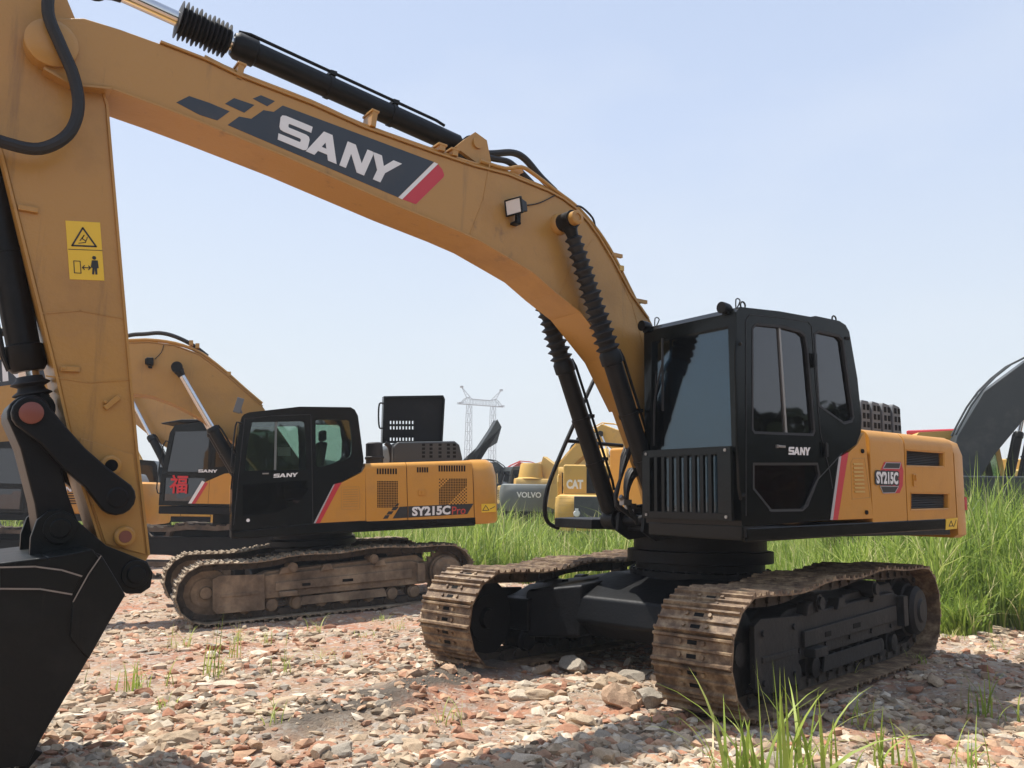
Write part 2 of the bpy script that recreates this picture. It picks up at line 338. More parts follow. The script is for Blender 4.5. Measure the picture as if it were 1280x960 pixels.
def cylinder_ram(parent, A, B, frac, rb, rr, mat, bell=None, rodmat=None, label=None, eye=True, eyem=None):
    """A = barrel end, B = rod end"""
    A = Vector(A); B = Vector(B); d = (B-A); L = d.length; u = d/L; C = A+d*frac
    m = MB(); Lb = (C-A).length
    m.lathe(A+u*rb*.9, C, [(0, rb*.7), (.03, rb), (Lb*.88-.01, rb), (Lb*.88, rb*1.18), (Lb-rb*.9-.03, rb*1.18), (Lb-rb*.9, rb*.95)], 24)
    if eye: m.cyl(A-Vector((0, rb*.95, 0)), A+Vector((0, rb*.95, 0)), rb*1.15, 20)
    sd = Vector((0, 1, 0)); q = u.cross(sd).normalized()
    for k in (-.5, .5):
        o = q*(rb+.022)+sd*rb*k*.9
        m.tube([A+u*.25+o*.9, A+u*.33+o, C-u*rb*1.2+o, C-u*.02+o*.85], .012, 8, 1)
    for t in (.35, .62): m.lathe(A+d*frac*t, A+d*frac*t+u*.03, [(0, rb+.008), (.03, rb+.008)], 20); m.box(A+d*frac*t+u*.015+q*(rb+.02), (.05, .1, .03))
    cy = m.build('hydraulic_cylinder', mat, parent)
    if label: cy['label'] = label
    r = MB(); r.cyl(C-u*.05, B-u*rr*1.2, rr, 20); r.build('piston_rod', rodmat or M['chrome'], cy)
    e = MB(); e.cyl(B-Vector((0, rb*.9, 0)), B+Vector((0, rb*.9, 0)), rr*1.75, 22); e.lathe(B-u*rr*3.2, B-u*rr*1.2, [(0, rr*1.1), (rr*1.0, rr*1.25), (rr*2, rr*1.6)], 18)
    e.build('rod_eye', eyem or mat, cy)
    if bell:
        nb, r0, r1, t0, t1 = bell; b = MB(); S0 = C+u*t0; E0 = B-u*t1; Lx = (E0-S0).length; pr = []
        rnd = random.Random(3)
        for i in range(nb):
            a = i/nb; ro = r0+(r1-r0)*a; ro *= 1+rnd.uniform(-.05, .05); st = Lx/nb
            pr += [(a*Lx, ro*.70), (a*Lx+st*.30, ro*.76), (a*Lx+st*.62, ro*1.06), (a*Lx+st*.72, ro*1.06), (a*Lx+st*.95, ro*.74)]
        b.lathe(S0, E0, pr, 22); o = b.build('bellows', M['rubber'], cy, smooth=50)
    return cy

# ------------------------------------------------------------------ MAIN EXCAVATOR
YL = 1.394; CW = 1.0
ROOT1 = Vector((-.72, -.16, -.08)); OFF = ROOT1.copy()
F1 = Fr(Matrix.Identity(4)); P1 = F1.P
E1 = empty('excavator', Matrix.Translation(ROOT1), 'large yellow excavator in front with glossy black cab, long arm reaching over to the left', 'excavator')
Tm1 = Matrix.Translation(Vector((0, 0, 0))) @ Matrix.Rotation(.2243, 4, 'Z')
T1l = make_track(E1, Tm1, 1, M['shoe'], M['frame_dusty'], M['chain'])
T1r = make_track(E1, Tm1, -1, M['shoe'], M['frame_black'], M['chain'])
def z1(pts): return Z(2.56, 740, 360, pts)
def z7(pts): return Z(2.911, 800, 370, pts)
c_, s_ = math.cos(.2243), math.sin(.2243)
def tl(x, y, z): return Vector((c_*x-s_*y, s_*x+c_*y, z))+ROOT1
# undercarriage centre
m = MB(); OFFs = OFF; OFF = Vector((0, 0, 0))
m.prism([(-.95, .5), (-.8, .28), (.95, .26), (1.15, .4), (1.1, .62), (.6, .80), (-.6, .80), (-1.0, .7)], -.66, .66)
for s in (-1, 1):
    for x in (-.75, .85):
        m.loft([(x-.3, s*.55, .28), (x+.3, s*.55, .26), (x+.25, s*.55, .72), (x-.3, s*.55, .76)], [(x-.2, s*1.1, .22), (x+.45, s*1.1, .22), (x+.40, s*1.1, .64), (x-.2, s*1.1, .68)])
o = m.build('undercarriage_frame', M['frame_black'], E1, bevel=.03, off=False); o.matrix_local = Tm1
m = MB(); m.lathe((0, 0, .78), (0, 0, 1.2), [(0, .66), (.06, .66), (.07, .60), (.13, .60), (.14, .68), (.24, .68), (.25, .62), (.40, .62)], 56)
for k in range(36):
    a = 2*PI*k/36; m.lathe((.64*math.cos(a), .64*math.sin(a), .83), (.64*math.cos(a), .64*math.sin(a), .86), [(0, .016), (.025, .016)], 6)
o = m.build('slewing_ring', M['frame_black'], E1, off=False); o.matrix_local = Tm1
OFF = OFFs
# deck
zd, zt = 1.12, 1.219
xfr = F1.U((931, 678), 1, YL).x; xcw = F1.U((1181, 663), 1, YL).x; xrr = -3.55
m = MB(); m.prism([(xfr, YL), (xfr, .40), (xfr-.55, .30), (xfr-.2, .3), (xfr-.2, -.3), (xfr-.55, -.35), (xfr-.1, -.45), (xfr-.1, -1.0), (xfr-.55, -1.33), (xcw-.1, -1.33), (xcw-.1, YL)], zd+.01, zt, 'z')
m.build('deck_frame', M['frame_black'], E1, bevel=.012)
m = MB(); pr = P1(z1([(495, 768), (1132, 737), (1132, 774), (900, 789), (495, 815)]), YL)
m.prism(pr, YL-.05, YL+.004); m.prism([(YL+.004, zt+.003), (YL+.004, zd-.01), (.42, zd-.01), (.42, zt+.003)], xfr, xfr+.03, 'x')
m.build('deck_skirt', M['black'], E1, bevel=.012, seg=3)
# --- cab
side = P1(z1([(462, 76), (474, 60), (600, 74), (700, 92), (716, 89), (792, 105), (812, 118), (824, 140), (850, 290), (863, 420), (861, 462), (846, 500), (790, 540), (765, 742), (480, 765), (476, 600)]), YL)
xf = side[-2][0]
side[-1] = (side[-1][0]+.01, side[-1][1])
m = MB(); m.prism(side, YL-CW, YL)
cab = m.build('cab', M['black'], E1)
inner = inset(side, .05)
ci = MB(); ci.prism(inner, YL-CW+.05, YL-.05)
win = P1(z7([(410, 118), (424, 103), (520, 113), (582, 130), (600, 145), (608, 190), (634, 490), (628, 504), (418, 496), (410, 485)]), YL)
rear = P1(z7([(636, 140), (650, 130), (722, 146), (737, 162), (776, 440), (770, 455), (742, 462), (652, 398)]), YL)
low = P1(z7([(414, 612), (644, 612), (652, 650), (608, 762), (590, 778), (478, 780), (414, 700)]), YL)
cuts = [ci]
for w in (win, rear, low):
    c = MB(); c.prism(w, YL-.2, YL+.1); cuts.append(c)
# right hand wall windows
c = MB(); x0 = side[0][0]; zw = side[0][1]
c.prism([(x0-.12, 1.95), (x0-.10, zw-.18), (x0-1.25, zw-.2), (x0-1.2, 1.95)], YL-CW-.1, YL-CW+.1); cuts.append(c)
# front windscreen + lower glass + back window
def frontY(px, py):
    q = F1.U((px, py), 0, xf+.0); return (q.y, q.z)
c = MB(); c.prism([(YL-.075, 1.80), (YL-.085, zw-.10), (YL-CW+.095, zw-.10), (YL-CW+.075, 1.80)], xf-.2, xf+.3, 'x'); cuts.append(c)
c = MB(); c.prism([(YL-.12, 1.27), (YL-.12, 1.74), (YL-CW+.12, 1.74), (YL-CW+.12, 1.27)], xf-.2, xf+.3, 'x'); cuts.append(c)
c = MB(); xr_ = min(p[0] for p in side); c.prism([(YL-.14, 2.1), (YL-.16, zw-.20), (YL-CW+.16, zw-.20), (YL-CW+.14, 2.1)], xr_-.2, xr_+.35, 'x'); cuts.append(c)
carve(cab, cuts); bev(cab, .012, 3)
for nm, w, mt in (('door_window', win, 'glass_dark'), ('quarter_window', rear, 'glass_dark'), ('lower_door_window', low, 'glass_low')):
    g = MB(); g.prism(inset(w, -.015), YL-.03, YL-.022); g.build(nm, M[mt], cab)
    g = MB(); a = inset(w, -.012); b = inset(w, .008)
    for i in range(len(a)):
        j = (i+1) % len(a); g.add([(a[i][0], YL-.021, a[i][1]), (a[j][0], YL-.021, a[j][1]), (b[j][0], YL-.021, b[j][1]), (b[i][0], YL-.021, b[i][1]), (a[i][0], YL+.003, a[i][1]), (a[j][0], YL+.003, a[j][1]), (b[j][0], YL+.001, b[j][1]), (b[i][0], YL+.001, b[i][1])], [(4, 5, 6, 7), (2, 3, 7, 6), (0, 1, 5, 4)])
    g.build('window_seal', M['rubber'], cab)
g = MB(); g.bb(xf-.03, xf-.022, YL-CW+.05, YL-.05, 1.78, zw-.08)
g.build('windscreen', M['glass'], cab)
g = MB(); g.bb(xf-.03, xf-.022, YL-CW+.1, YL-.1, 1.25, 1.76); g.build('lower_windscreen', M['glass'], cab)
g = MB(); g.bb(x0-1.25, x0-.08, YL-CW+.02, YL-CW+.028, 1.93, zw-.16); g.build('side_window', M['glass'], cab)
# door divider + door seam + hinges + handle
g = MB(); d1 = P1(z7([(508, 112), (514, 112), (540, 503), (533, 503)]), YL); g.prism(d1, YL-.022, YL-.008); g.build('window_divider', M['steel'], cab)
def ribbon(pts, w, y0, y1, closed=False):
    g = MB(); n = len(pts)
    for i in range(n if closed else n-1):
        a = Vector(pts[i]); b = Vector(pts[(i+1) % n]); d = (b-a).normalized(); q = Vector((-d.y, d.x))*w/2; e = d*w*.3
        g.prism([tuple(a-q-e), tuple(b-q+e), tuple(b+q+e), tuple(a+q-e)], y0, y1)
    return g
dl = P1(z7([(385, 800), (384, 90), (398, 68), (520, 80), (612, 95), (624, 110), (640, 330), (656, 500), (690, 640), (700, 700)]), YL)
ribbon(dl, .006, YL, YL+.004).build('door_seam', M['rubber'], cab)
dl = P1(z7([(470, 781), (592, 779), (640, 675), (700, 610), (735, 572)]), YL)
ribbon(dl, .007, YL, YL+.003).build('door_contour', M['dark_grey'], cab)
g = MB()
for q in ((631, 235), (672, 560)):
    g = MB(); h = F1.U(z7([q])[0], 1, YL); g.box((h.x, YL+.012, h.z), (.028, .03, .11)); g.cyl((h.x+.016, YL+.02, h.z-.06), (h.x+.016, YL+.02, h.z+.06), .012, 10); g.build('door_hinge', M['black_satin'], cab)
g.build('door_hinge', M['black_satin'], cab) if 0 else None
g = MB(); h = F1.U(z7([(508, 548)])[0], 1, YL); g.box((h.x, YL+.018, h.z), (.085, .014, .018)); g.box((h.x+.04, YL+.008, h.z), (.018, .02, .026)); g.build('door_handle', M['steel'], cab, bevel=.003)
g = MB(); sany(g, [F1.P([p], YL)[0] for p in z7([(541, 549), (619, 551), (618, 580), (540, 577)])], YL, YL+.003); g.build('lettering', M['white'], cab)
g = MB(); g.box((F1.U(z7([(752, 154)])[0], 1, YL).x, YL+.004, F1.U(z7([(752, 154)])[0], 1, YL).z), (.06, .01, .025)); g.build('vent_plug', M['void'], cab, bevel=.004)
# grab rail on the left front pillar, roof lamps, eyelets, wiper, mirror arm
g = MB(); g.tube([(xf-.02, YL+.006, 1.45), (xf+.05, YL+.02, 1.5), (xf+.05, YL+.02, 2.5), (xf-.02, YL+.006, 2.56)], .013, 10); g.build('grab_rail', M['black'], cab)
for yy in (YL-.1, YL-CW+.03):
    g = MB(); zt_ = side[0][1]-.012; g.box((xf-.02, yy, zt_+.02), (.10, .05, .03)); g.lathe((xf-.04, yy, zt_+.06), (xf+.07, yy, zt_+.055), [(0, .02), (.03, .036), (.09, .045), (.11, .045)], 16)
    g.tube([(xf-.05, yy+.03, zt_+.03), (xf-.09, yy+.05, zt_+.12), (xf-.03, yy+.06, zt_+.12), (xf-.02, yy+.07, zt_)], .005, 6)
    g.build('roof_lamp', M['black_satin'], cab)
g = MB()
for q in (z7([(374, 34)])[0], z7([(706, 84)])[0]):
    h = F1.U(q, 1, YL-.06); R_ = .028
    g.tube([(h.x+R_*math.cos(a*PI/5), YL-.06, h.z+R_*math.sin(a*PI/5)) for a in range(11)], .007, 8, 1)
g.build('lifting_eye', M['black_satin'], cab)
g = MB(); yb = YL-CW+.13; g.tube([(xf+.03, yb, 1.84), (xf+.04, yb+.02, 2.2), (xf+.03, yb+.1, 2.5)], .008, 8); g.tube([(xf+.025, yb+.1, 2.12), (xf+.025, yb+.1, 2.72)], .010, 6); g.tube([(xf+.035, yb, 1.84), (xf+.035, yb+.035, 2.45)], .006, 6)
g.build('wiper', M['rubber'], cab)
# cab front guard
g = MB(); xg = xf+.045; y0, y1 = YL-CW+.035, YL-.03
g.bb(xg, xg+.03, y0, y1, 1.74, 1.80); g.bb(xg, xg+.03, y0, y1, 1.25, 1.31); g.bb(xg, xg+.03, y1-.13, y1, 1.3, 1.75); g.bb(xg, xg+.03, y0, y0+.09, 1.3, 1.75)
for k in range(8):
    yy = y0+.155+k*(y1-y0-.36)/7; g.bb(xg+.002, xg+.03, yy-.018, yy+.018, 1.3, 1.75)
for q in ((y0+.05, 1.77), (y1-.05, 1.77), (y0+.05, 1.28), (y1-.05, 1.28)): g.bb(xf-.02, xg+.005, q[0]-.02, q[0]+.02, q[1]-.02, q[1]+.02)
g.build('front_guard', M['black'], cab, bevel=.004)
g = MB()
for q in ((y0+.05, 1.77), (y1-.05, 1.77), (y0+.05, 1.28), (y1-.05, 1.28)): g.cyl((xg+.03, q[0], q[1]), (xg+.037, q[0], q[1]), .012, 10)
g.build('guard_bolt', M['steel'], cab)
# interior
g = MB(); sx = xf-.95; sy = YL-CW/2
g.box((sx, sy, 1.68), (.5, .5, .14)); g.box((sx-.25, sy, 2.05), (.13, .48, .72), Matrix.Rotation(-.18, 3, 'Y')); g.box((sx-.33, sy, 2.5), (.1, .26, .18)); g.box((sx, sy, 1.45), (.36, .36, .34))
for s in (-1, 1): g.box((sx+.05, sy+s*.31, 1.75), (.5, .12, .22)); g.cyl((sx+.25, sy+s*.31, 1.86), (sx+.3, sy+s*.31, 2.0), .02, 8)
g.build('operator_seat', M['seat'], cab, bevel=.03)
g = MB(); g.box((xf-.5, YL-.12, 1.52), (.72, .1, .46)); g.build('console_trim', M['maroon'], cab, bevel=.02)
# --- body panels
def panel(name, pts, mat, depth=.5, bevel=.012, y=YL, parent=E1, seg=3):
    g = MB(); g.prism(P1(pts, y), y-depth, y); return g.build(name, mat, parent, bevel=bevel, seg=seg)
sp = panel('side_panel', z1([(822, 527), (850, 500), (866, 470), (870, 463), (874, 463), (900, 738), (783, 743)]), M['yellow'], .5, .006)
hd = []
def hood(name, x0p, x1p):
    top = {872: 458, 884: 458, 975: 463, 984: 465, 1152: 488}; bot = {905: 740, 1012: 735, 1168: 729}
# engine doors with a rounded upper edge: cross-section in y,z lofted in x
def hood_seg(name, xa, xb, za, zb_, zlo_a, zlo_b, mat, r=.11, inner=-1.3):
    def sec(x, zt_, zl):
        s = [(x, YL, zl)]
        for k in range(0, 7): a = PI/2*k/6; s.append((x, YL-r+r*math.cos(a), zt_-r+r*math.sin(a)))
        s += [(x, inner, zt_), (x, inner, zl)]; return s
    g = MB(); g.loft(sec(xa, za, zlo_a), sec(xb, zb_, zlo_b)); return g.build(name, mat, E1, bevel=.006, smooth=50)
a = F1.U(z1([(880, 462)])[0], 1, YL-.03); b = F1.U(z1([(979, 470)])[0], 1, YL-.03); c = F1.U(z1([(1150, 492)])[0], 1, YL-.03)
al = F1.U(z1([(903, 739)])[0], 1, YL); bl = F1.U(z1([(1010, 735)])[0], 1, YL); cl = F1.U(z1([(1168, 729)])[0], 1, YL)
zh = (a.z+c.z)/2+.035
h1 = hood_seg('engine_door', al.x+.02, bl.x+.006, zh, zh, zt+.012, zt+.012, M['yellow'])
h2 = hood_seg('engine_door', bl.x-.006, cl.x+.006, zh, zh, zt+.012, zt+.012, M['yellow'])
# vent recesses
for q in ([(1007, 520), (1125, 529), (1125, 570), (1007, 567)], [(1022, 658), (1140, 660), (1140, 704), (1022, 707)]):
    pl = P1(z1(q), YL); g = MB(); g.prism(pl, YL-.06, YL+.1); carve_obj = h2
    # keep the bevel after cutting
    for mod in list(h2.modifiers): h2.modifiers.remove(mod)
    carve(h2, [g])
    g = MB(); g.prism(inset(pl, .0), YL-.075, YL-.06)
    x0_, x1_ = min(p[0] for p in pl), max(p[0] for p in pl); z0_, z1_ = min(p[1] for p in pl), max(p[1] for p in pl)
    for k in range(9):
        zz = z0_+(z1_-z0_)*(k+.5)/9; g.box(((x0_+x1_)/2, YL-.045, zz), (x1_-x0_-.01, .02, .005), Matrix.Rotation(.5, 3, 'X'))
    g.build('vent_grille', M['greyhood2'], h2)
    g = MB(); o_ = inset(pl, -.012); n_ = len(pl)
    for i in range(n_):
        j = (i+1) % n_; g.add([(o_[i][0], YL+.004, o_[i][1]), (o_[j][0], YL+.004, o_[j][1]), (pl[j][0], YL-.004, pl[j][1]), (pl[i][0], YL-.004, pl[i][1]), (o_[i][0], YL-.004, o_[i][1]), (o_[j][0], YL-.004, o_[j][1])], [(0, 1, 2, 3), (0, 4, 5, 1)])
    g.build('vent_rim', M['yellow'], h2)
bev(h2, .006)
g = MB(); h = F1.U(z1([(1032, 615)])[0], 1, YL); g.box((h.x, YL+.006, h.z), (.06, .012, .11)); g.box((h.x, YL+.016, h.z+.02), (.03, .02, .05)); g.build('door_latch', M['yellow'], h2, bevel=.004)
# badge
bd = P1(z1([(930, 556), (990, 556), (994, 590), (992, 655), (925, 658), (912, 630), (905, 590)]), YL)
g = MB(); g.prism(P1(z1([(935, 556), (988, 556), (996, 585), (994, 632), (984, 656), (932, 658), (916, 600)]), YL), YL, YL+.002); bdg = g.build('model_badge', M['red'], h1)
g = MB()
for q in ([(940, 559), (986, 560), (982, 578), (930, 577)], [(920, 585), (978, 586), (978, 630), (912, 630)], [(921, 635), (978, 636), (968, 655), (930, 656)]): g.prism(P1(z1(q), YL), YL+.002, YL+.005)
g.build('badge_panel', M['ink'], bdg)
g = ribbon(P1(z1([(940, 559), (986, 560), (982, 578), (930, 577)]), YL), .006, YL+.002, YL+.006, True); gg = ribbon(P1(z1([(921, 634), (979, 635), (968, 655), (930, 656)]), YL), .006, YL+.002, YL+.006, True); g.add(gg.v, gg.f); g.build('badge_outline', M['grey_line'], bdg)
g = MB(); text_mb(g, 'SY215C', P1(z1([(906, 587), (977, 589), (977, 629), (908, 626)]), YL), 0, YL+.009, .05); raw_build(g, 'lettering', M['white'], bdg)
g = MB(); text_mb(g, 'SY215C', P1(z1([(902, 582), (981, 585), (981, 634), (903, 631)]), YL), 0, YL+.0065, .11); raw_build(g, 'lettering_outline', M['ink'], bdg)  # black printed outline behind the white letters
# side panel details
g = MB(); g.prism(P1(z1([(790, 540), (797, 538), (770, 742), (762, 742)]), YL), YL-.02, YL+.003); g.build('stripe', M['grey_line'], sp)
g = MB(); g.prism(P1(z1([(797, 538), (820, 525), (786, 742), (770, 742)]), YL), YL-.02, YL+.003); g.build('stripe', M['red'], sp)
g = MB()
for k in range(8):
    p = P1(z1([(834+k*.7, 561+k*12.6), (864+k*.9, 561+k*12.6), (866+k*.9, 567+k*12.6), (835+k*.7, 567+k*12.6)]), YL); g.prism(p, YL-.0, YL+.008)
g.build('louvre', M['pale_yellow'], sp, bevel=.002)
g = MB(); o_ = P1(z1([(828, 560), (835, 545), (872, 545), (890, 670), (832, 676)]), YL); gg = ribbon(o_, .005, YL, YL+.002, True); gg.build('panel_seam', M['yellow_boom'], sp)
g = MB()
for q in ((864, 522), (877, 718)):
    h = F1.U(z1([q])[0], 1, YL); g.cyl((h.x, YL, h.z), (h.x, YL+.012, h.z), .018, 14)
g.build('rubber_stop', M['void'], sp)
# counterweight: rounded rear
cwz0 = F1.U(z1([(1185, 772)])[0], 1, 1.0).z
g = MB(); pl = []
xq = cl.x-.006
outl = [(xq, YL), (xq-.15, YL-.005), (xq-.28, YL-.07), (xq-.37, YL-.25), (xq-.44, YL-.6), (xq-.49, .3), (xq-.50, 0), (xq-.49, -.3), (xq-.44, -YL+.6), (xq-.37, -YL+.25), (xq-.28, -YL+.07), (xq-.15, -YL+.005), (xq, -YL)]
layers = [(1.10, -.05), (1.13, 0), (zh-.16, 0), (zh-.05, -.035), (zh, -.13)]
cwt_o = [[Vector(((x-ins*-1 if i not in (0, len(outl)-1) else x), 0, 0)) for i, (x, y) in enumerate(outl)] for z, ins in layers]
vs = []; n = len(outl)
for z, ins in layers:
    k = -ins
    for i, (x, y) in enumerate(outl):
        cx_, cy_ = xq, 0; dx, dy = x-xq, y
        fx = 1-k/.6; fy = 1-k/YL; vs.append((xq+dx*fx, dy*fy, z))
fs = [tuple(range(n)), tuple((len(layers)-1)*n+i for i in range(n-1, -1, -1))]
for l in range(len(layers)-1):
    for i in range(n): j = (i+1) % n; fs.append((l*n+i, l*n+j, (l+1)*n+j, (l+1)*n+i))
g.add(vs, fs); cwt = g.build('counterweight', M['yellow'], E1, smooth=45)
g = MB(); h = F1.U(z1([(1190, 690)])[0], 1, YL-.08); g.box((xq-.22, YL-.052, h.z), (.04, .05, .12)); g.build('tail_reflector', M['red'], cwt)
g = MB(); g.tube([(xq-.38, YL-.32, 1.6), (xq-.45, YL-.28, 1.62), (xq-.45, YL-.28, 1.84), (xq-.38, YL-.32, 1.86)], .016, 8); g.tube([(xq-.41, YL-.5, 1.6), (xq-.49, YL-.46, 1.62), (xq-.49, YL-.46, 1.85), (xq-.41, YL-.5, 1.87)], .016, 8); g.build('handrail', M['pale_yellow'], cwt)
g = MB(); g.prism(P1(z1([(1132, 739), (1168, 735), (1166, 770), (1130, 774)]), YL), YL-.03, YL+.006); st = g.build('warning_sticker', M['sticker_yellow'], E1)
g = ribbon(P1(z1([(1140, 762), (1147, 745), (1153, 761)]), YL), .007, YL+.006, YL+.008, True); g2 = ribbon(P1(z1([(1155, 764), (1160, 752), (1163, 742)]), YL), .006, YL+.006, YL+.008); g.add(g2.v, g2.f); g.build('sticker_print', M['ink'], st)
# right side body, tank, engine bay core so nothing is hollow
g = MB(); g.bb(xfr-1.08, xfr-1.9, -1.33, -.5, zt, 1.95); g.build('tool_box', M['yellow'], E1, bevel=.03)
g = MB(); g.bb(xfr-.95, al.x+.02, -.30, .34, zt, 1.75); g.build('pump_housing', M['black_satin'], E1, bevel=.02)
# engine hood hump with slotted ribs
hx0 = F1.U((1074, 541), 1, .75).x; hx1 = F1.U((1126, 541), 1, .75).x; ztop = F1.U((1100, 503), 1, .75).z
g = MB(); nrib = 4; wr = (hx0-hx1)/nrib
g.prism([(hx0+.1, zh-.02), (hx0+.1, ztop-.02), (hx1+.12, ztop-.03), (hx1+.04, ztop-.08), (hx1, zh-.02)], -.5, .745)
for k in range(nrib):
    xa = hx0-k*wr-.01; xb_ = xa-wr+.03; g.prism([(xa, zh-.02), (xa-.012, ztop-.03), (xa-.03, ztop), (xb_+.012, ztop-.005-.006*k), (xb_, ztop-.03-.006*k), (xb_-.015, zh-.02)], -.5, .77)
hm = g.build('engine_hood', M['grey_plastic'], E1, bevel=.012)
g = MB()
for k in range(nrib):
    xa = hx0-k*wr-.01
    for r in range(3):
        for c in range(2):
            xx = xa-wr*(.3+.36*c); zz = ztop-.07-r*.085; g.box((xx, .771, zz), (wr*.2, .008, .055))
g.build('hood_slot', M['void'], hm, bevel=.002)
g = MB(); g.tube([(hx1-.02, .3, zh+.02), (hx1-.02, .3, zh+.12), (hx1-.5, .3, zh+.05)], .012, 8); g.build('hood_rail', M['yellow'], E1)

# --- boom
BY = .25; BR0 = -.12; BC = .065
def z5(pts): return Z(3.122, 230, 0, pts)
def z6(pts): return Z(3.2, 600, 180, pts)
top_px = [(60, 22), (105, 22), (150, 36), (200, 54)] + z5([(80, 235), (215, 300), (500, 410), (700, 500), (980, 600), (1130, 650)]) + z6([(110, 125), (200, 162), (270, 190), (330, 222), (380, 260), (430, 315), (470, 370), (530, 470), (600, 600), (670, 700)]) + [(822, 430), (840, 480), (862, 560), (868, 610)]
bot_px = [(842, 622), (825, 580), (800, 510)] + z6([(540, 850), (470, 760), (400, 670), (300, 590), (210, 510), (110, 450), (0, 385)]) + z5([(1050, 890), (830, 800), (400, 610), (80, 480)]) + [(200, 132), (140, 110), (90, 105), (55, 85)]
bt = P1(top_px, BY); bb_ = P1(bot_px, BY)
g = MB(); g.prism(bt+bb_, BR0, BY); boom = g.build('boom', M['yellow_boom'], E1, bevel=.012, seg=2)
# plate lips along top and bottom edge
def strip(pts, y0, y1, th, updir=1):
    g = MB()
    for i in range(len(pts)-1):
        a = Vector(pts[i]); b = Vector(pts[i+1]); d = (b-a).normalized(); q = Vector((-d.y, d.x))*th*updir
        vs = [(a.x, y0, a.y), (b.x, y0, b.y), (b.x+q.x, y0, b.y+q.y), (a.x+q.x, y0, a.y+q.y), (a.x, y1, a.y), (b.x, y1, b.y), (b.x+q.x, y1, b.y+q.y), (a.x+q.x, y1, a.y+q.y)]
        g.add(vs, [(0, 1, 2, 3), (7, 6, 5, 4), (0, 4, 5, 1), (3, 2, 6, 7), (1, 5, 6, 2), (0, 3, 7, 4)])
    return g
g = strip(bt[3:20], BR0-.016, BY+.016, .014, -1); g.build('top_plate', M['yellow_boom'], boom)
g = strip(bb_[2:], BR0-.016, BY+.016, .014, -1); g.build('bottom_plate', M['yellow_boom'], boom)
for q in ([(612, 205), (604, 250), (588, 292)], [(741, 300), (716, 330), (700, 366)]):
    ribbon(P1(q, BY), .009, BY, BY+.004).build('weld_seam', M['yellow_boom'], boom)
ribbon(P1([(592, 318), (650, 330), (700, 350), (740, 400), (770, 440)], BY)[:0] or P1([(740, 282), (762, 322), (790, 380), (806, 440)], BY), .007, BY, BY+.003).build('weld_seam', M['yellow_boom'], boom)
# decal
g = MB(); g.prism(P1(z5([(170, 488), (215, 455), (262, 464), (310, 430), (350, 437), (385, 412), (975, 632), (835, 770)]), BY), BY, BY+.002); dec = g.build('decal', M['navy'], boom)
g = MB()
for q in ([(-30, 400), (20, 375), (100, 402), (178, 435), (130, 470), (60, 448)], [(160, 405), (195, 383), (275, 410), (235, 440)], [(268, 385), (300, 372), (355, 395), (325, 415)]): g.prism(P1(z5(q), BY), BY, BY+.002)
g.build('decal_block', M['navy'], dec)
g = MB(); g.prism(P1(z5([(976, 633), (991, 640), (851, 778), (836, 771)]), BY), BY, BY+.002); g.build('decal_stripe', M['white'], dec)
g = MB(); g.prism(P1(z5([(991, 641), (1008, 662), (1015, 682), (1012, 692), (905, 797), (852, 778)]), BY), BY, BY+.002); g.build('decal_end', M['red'], dec)
g = MB(); sany(g, P1(z5([(378, 445), (850, 640), (803, 728), (365, 545)]), BY), BY+.002, BY+.005); g.build('lettering', M['white'], dec)
# pipes along the boom top
def boom_pipe(y, idx, lift, r=.02, extra=None):
    pts = [bt[i] for i in idx]; out = []
    for i, p in enumerate(pts):
        a = Vector(pts[max(i-1, 0)]); b = Vector(pts[min(i+1, len(pts)-1)]); d = (b-a).normalized(); q = Vector((-d.y, d.x)); q = q if q.y > 0 else -q
        out.append((p[0]+q.x*lift, y, p[1]+q.y*lift))
    return out
for y, lf in ((BY-.05, .045), (BY-.12, .045), (BR0+.04, .045), (BR0+.11, .045)):
    g = MB(); g.tube(boom_pipe(y, list(range(4, 22)), lf), .019, 8); g.build('boom_pipe', M['yellow_boom'], boom)
def brk(px_, w=.05, h=.11, ln=.08, name='pipe_bracket', mat='yellow_boom', dz=.0):
    p = F1.U(px_, 1, BY-.03); i = min(range(len(bt)-1), key=lambda k: (Vector(bt[k])-Vector((p.x, p.z))).length)
    a = Vector(bt[max(i-1, 0)]); b = Vector(bt[i+1]); d = (b-a).normalized(); q = Vector((-d.y, d.x)); q = q if q.y > 0 else -q
    g = MB(); R = Matrix(((d.x, 0, q.x), (0, 1, 0), (d.y, 0, q.y)))
    g.box((p.x+q.x*dz, BY-.08, p.z+q.y*dz), (w, ln*2, h), R); g.box((p.x+q.x*(dz+h/2), BY-.08, p.z+q.y*(dz+h/2)), (w*1.5, ln*2.1, .018), R)
    return g.build(name, M[mat], boom, bevel=.004)
for q in ((299, 92), (466, 150)): brk(q, .04, .12)
for q in ((551, 186), (567, 192)): brk(q, .05, .05)
for q in z6([(548, 445), (648, 630)]):
    p = F1.U(q, 1, BY); g = MB(); g.box((p.x-.02, BY-.03, p.z+.01), (.12, .03, .03)); g.box((p.x-.02, BY-.2, p.z+.01), (.03, .34, .03)); g.build('hose_clamp', M['yellow_boom'], boom)
p = F1.U(z6([(566, 497)])[0], 1, BY); g = MB(); g.box((p.x, BY-.02, p.z), (.05, .06, .05)); g.build('hose_clamp', M['pale_yellow'], boom, bevel=.006)
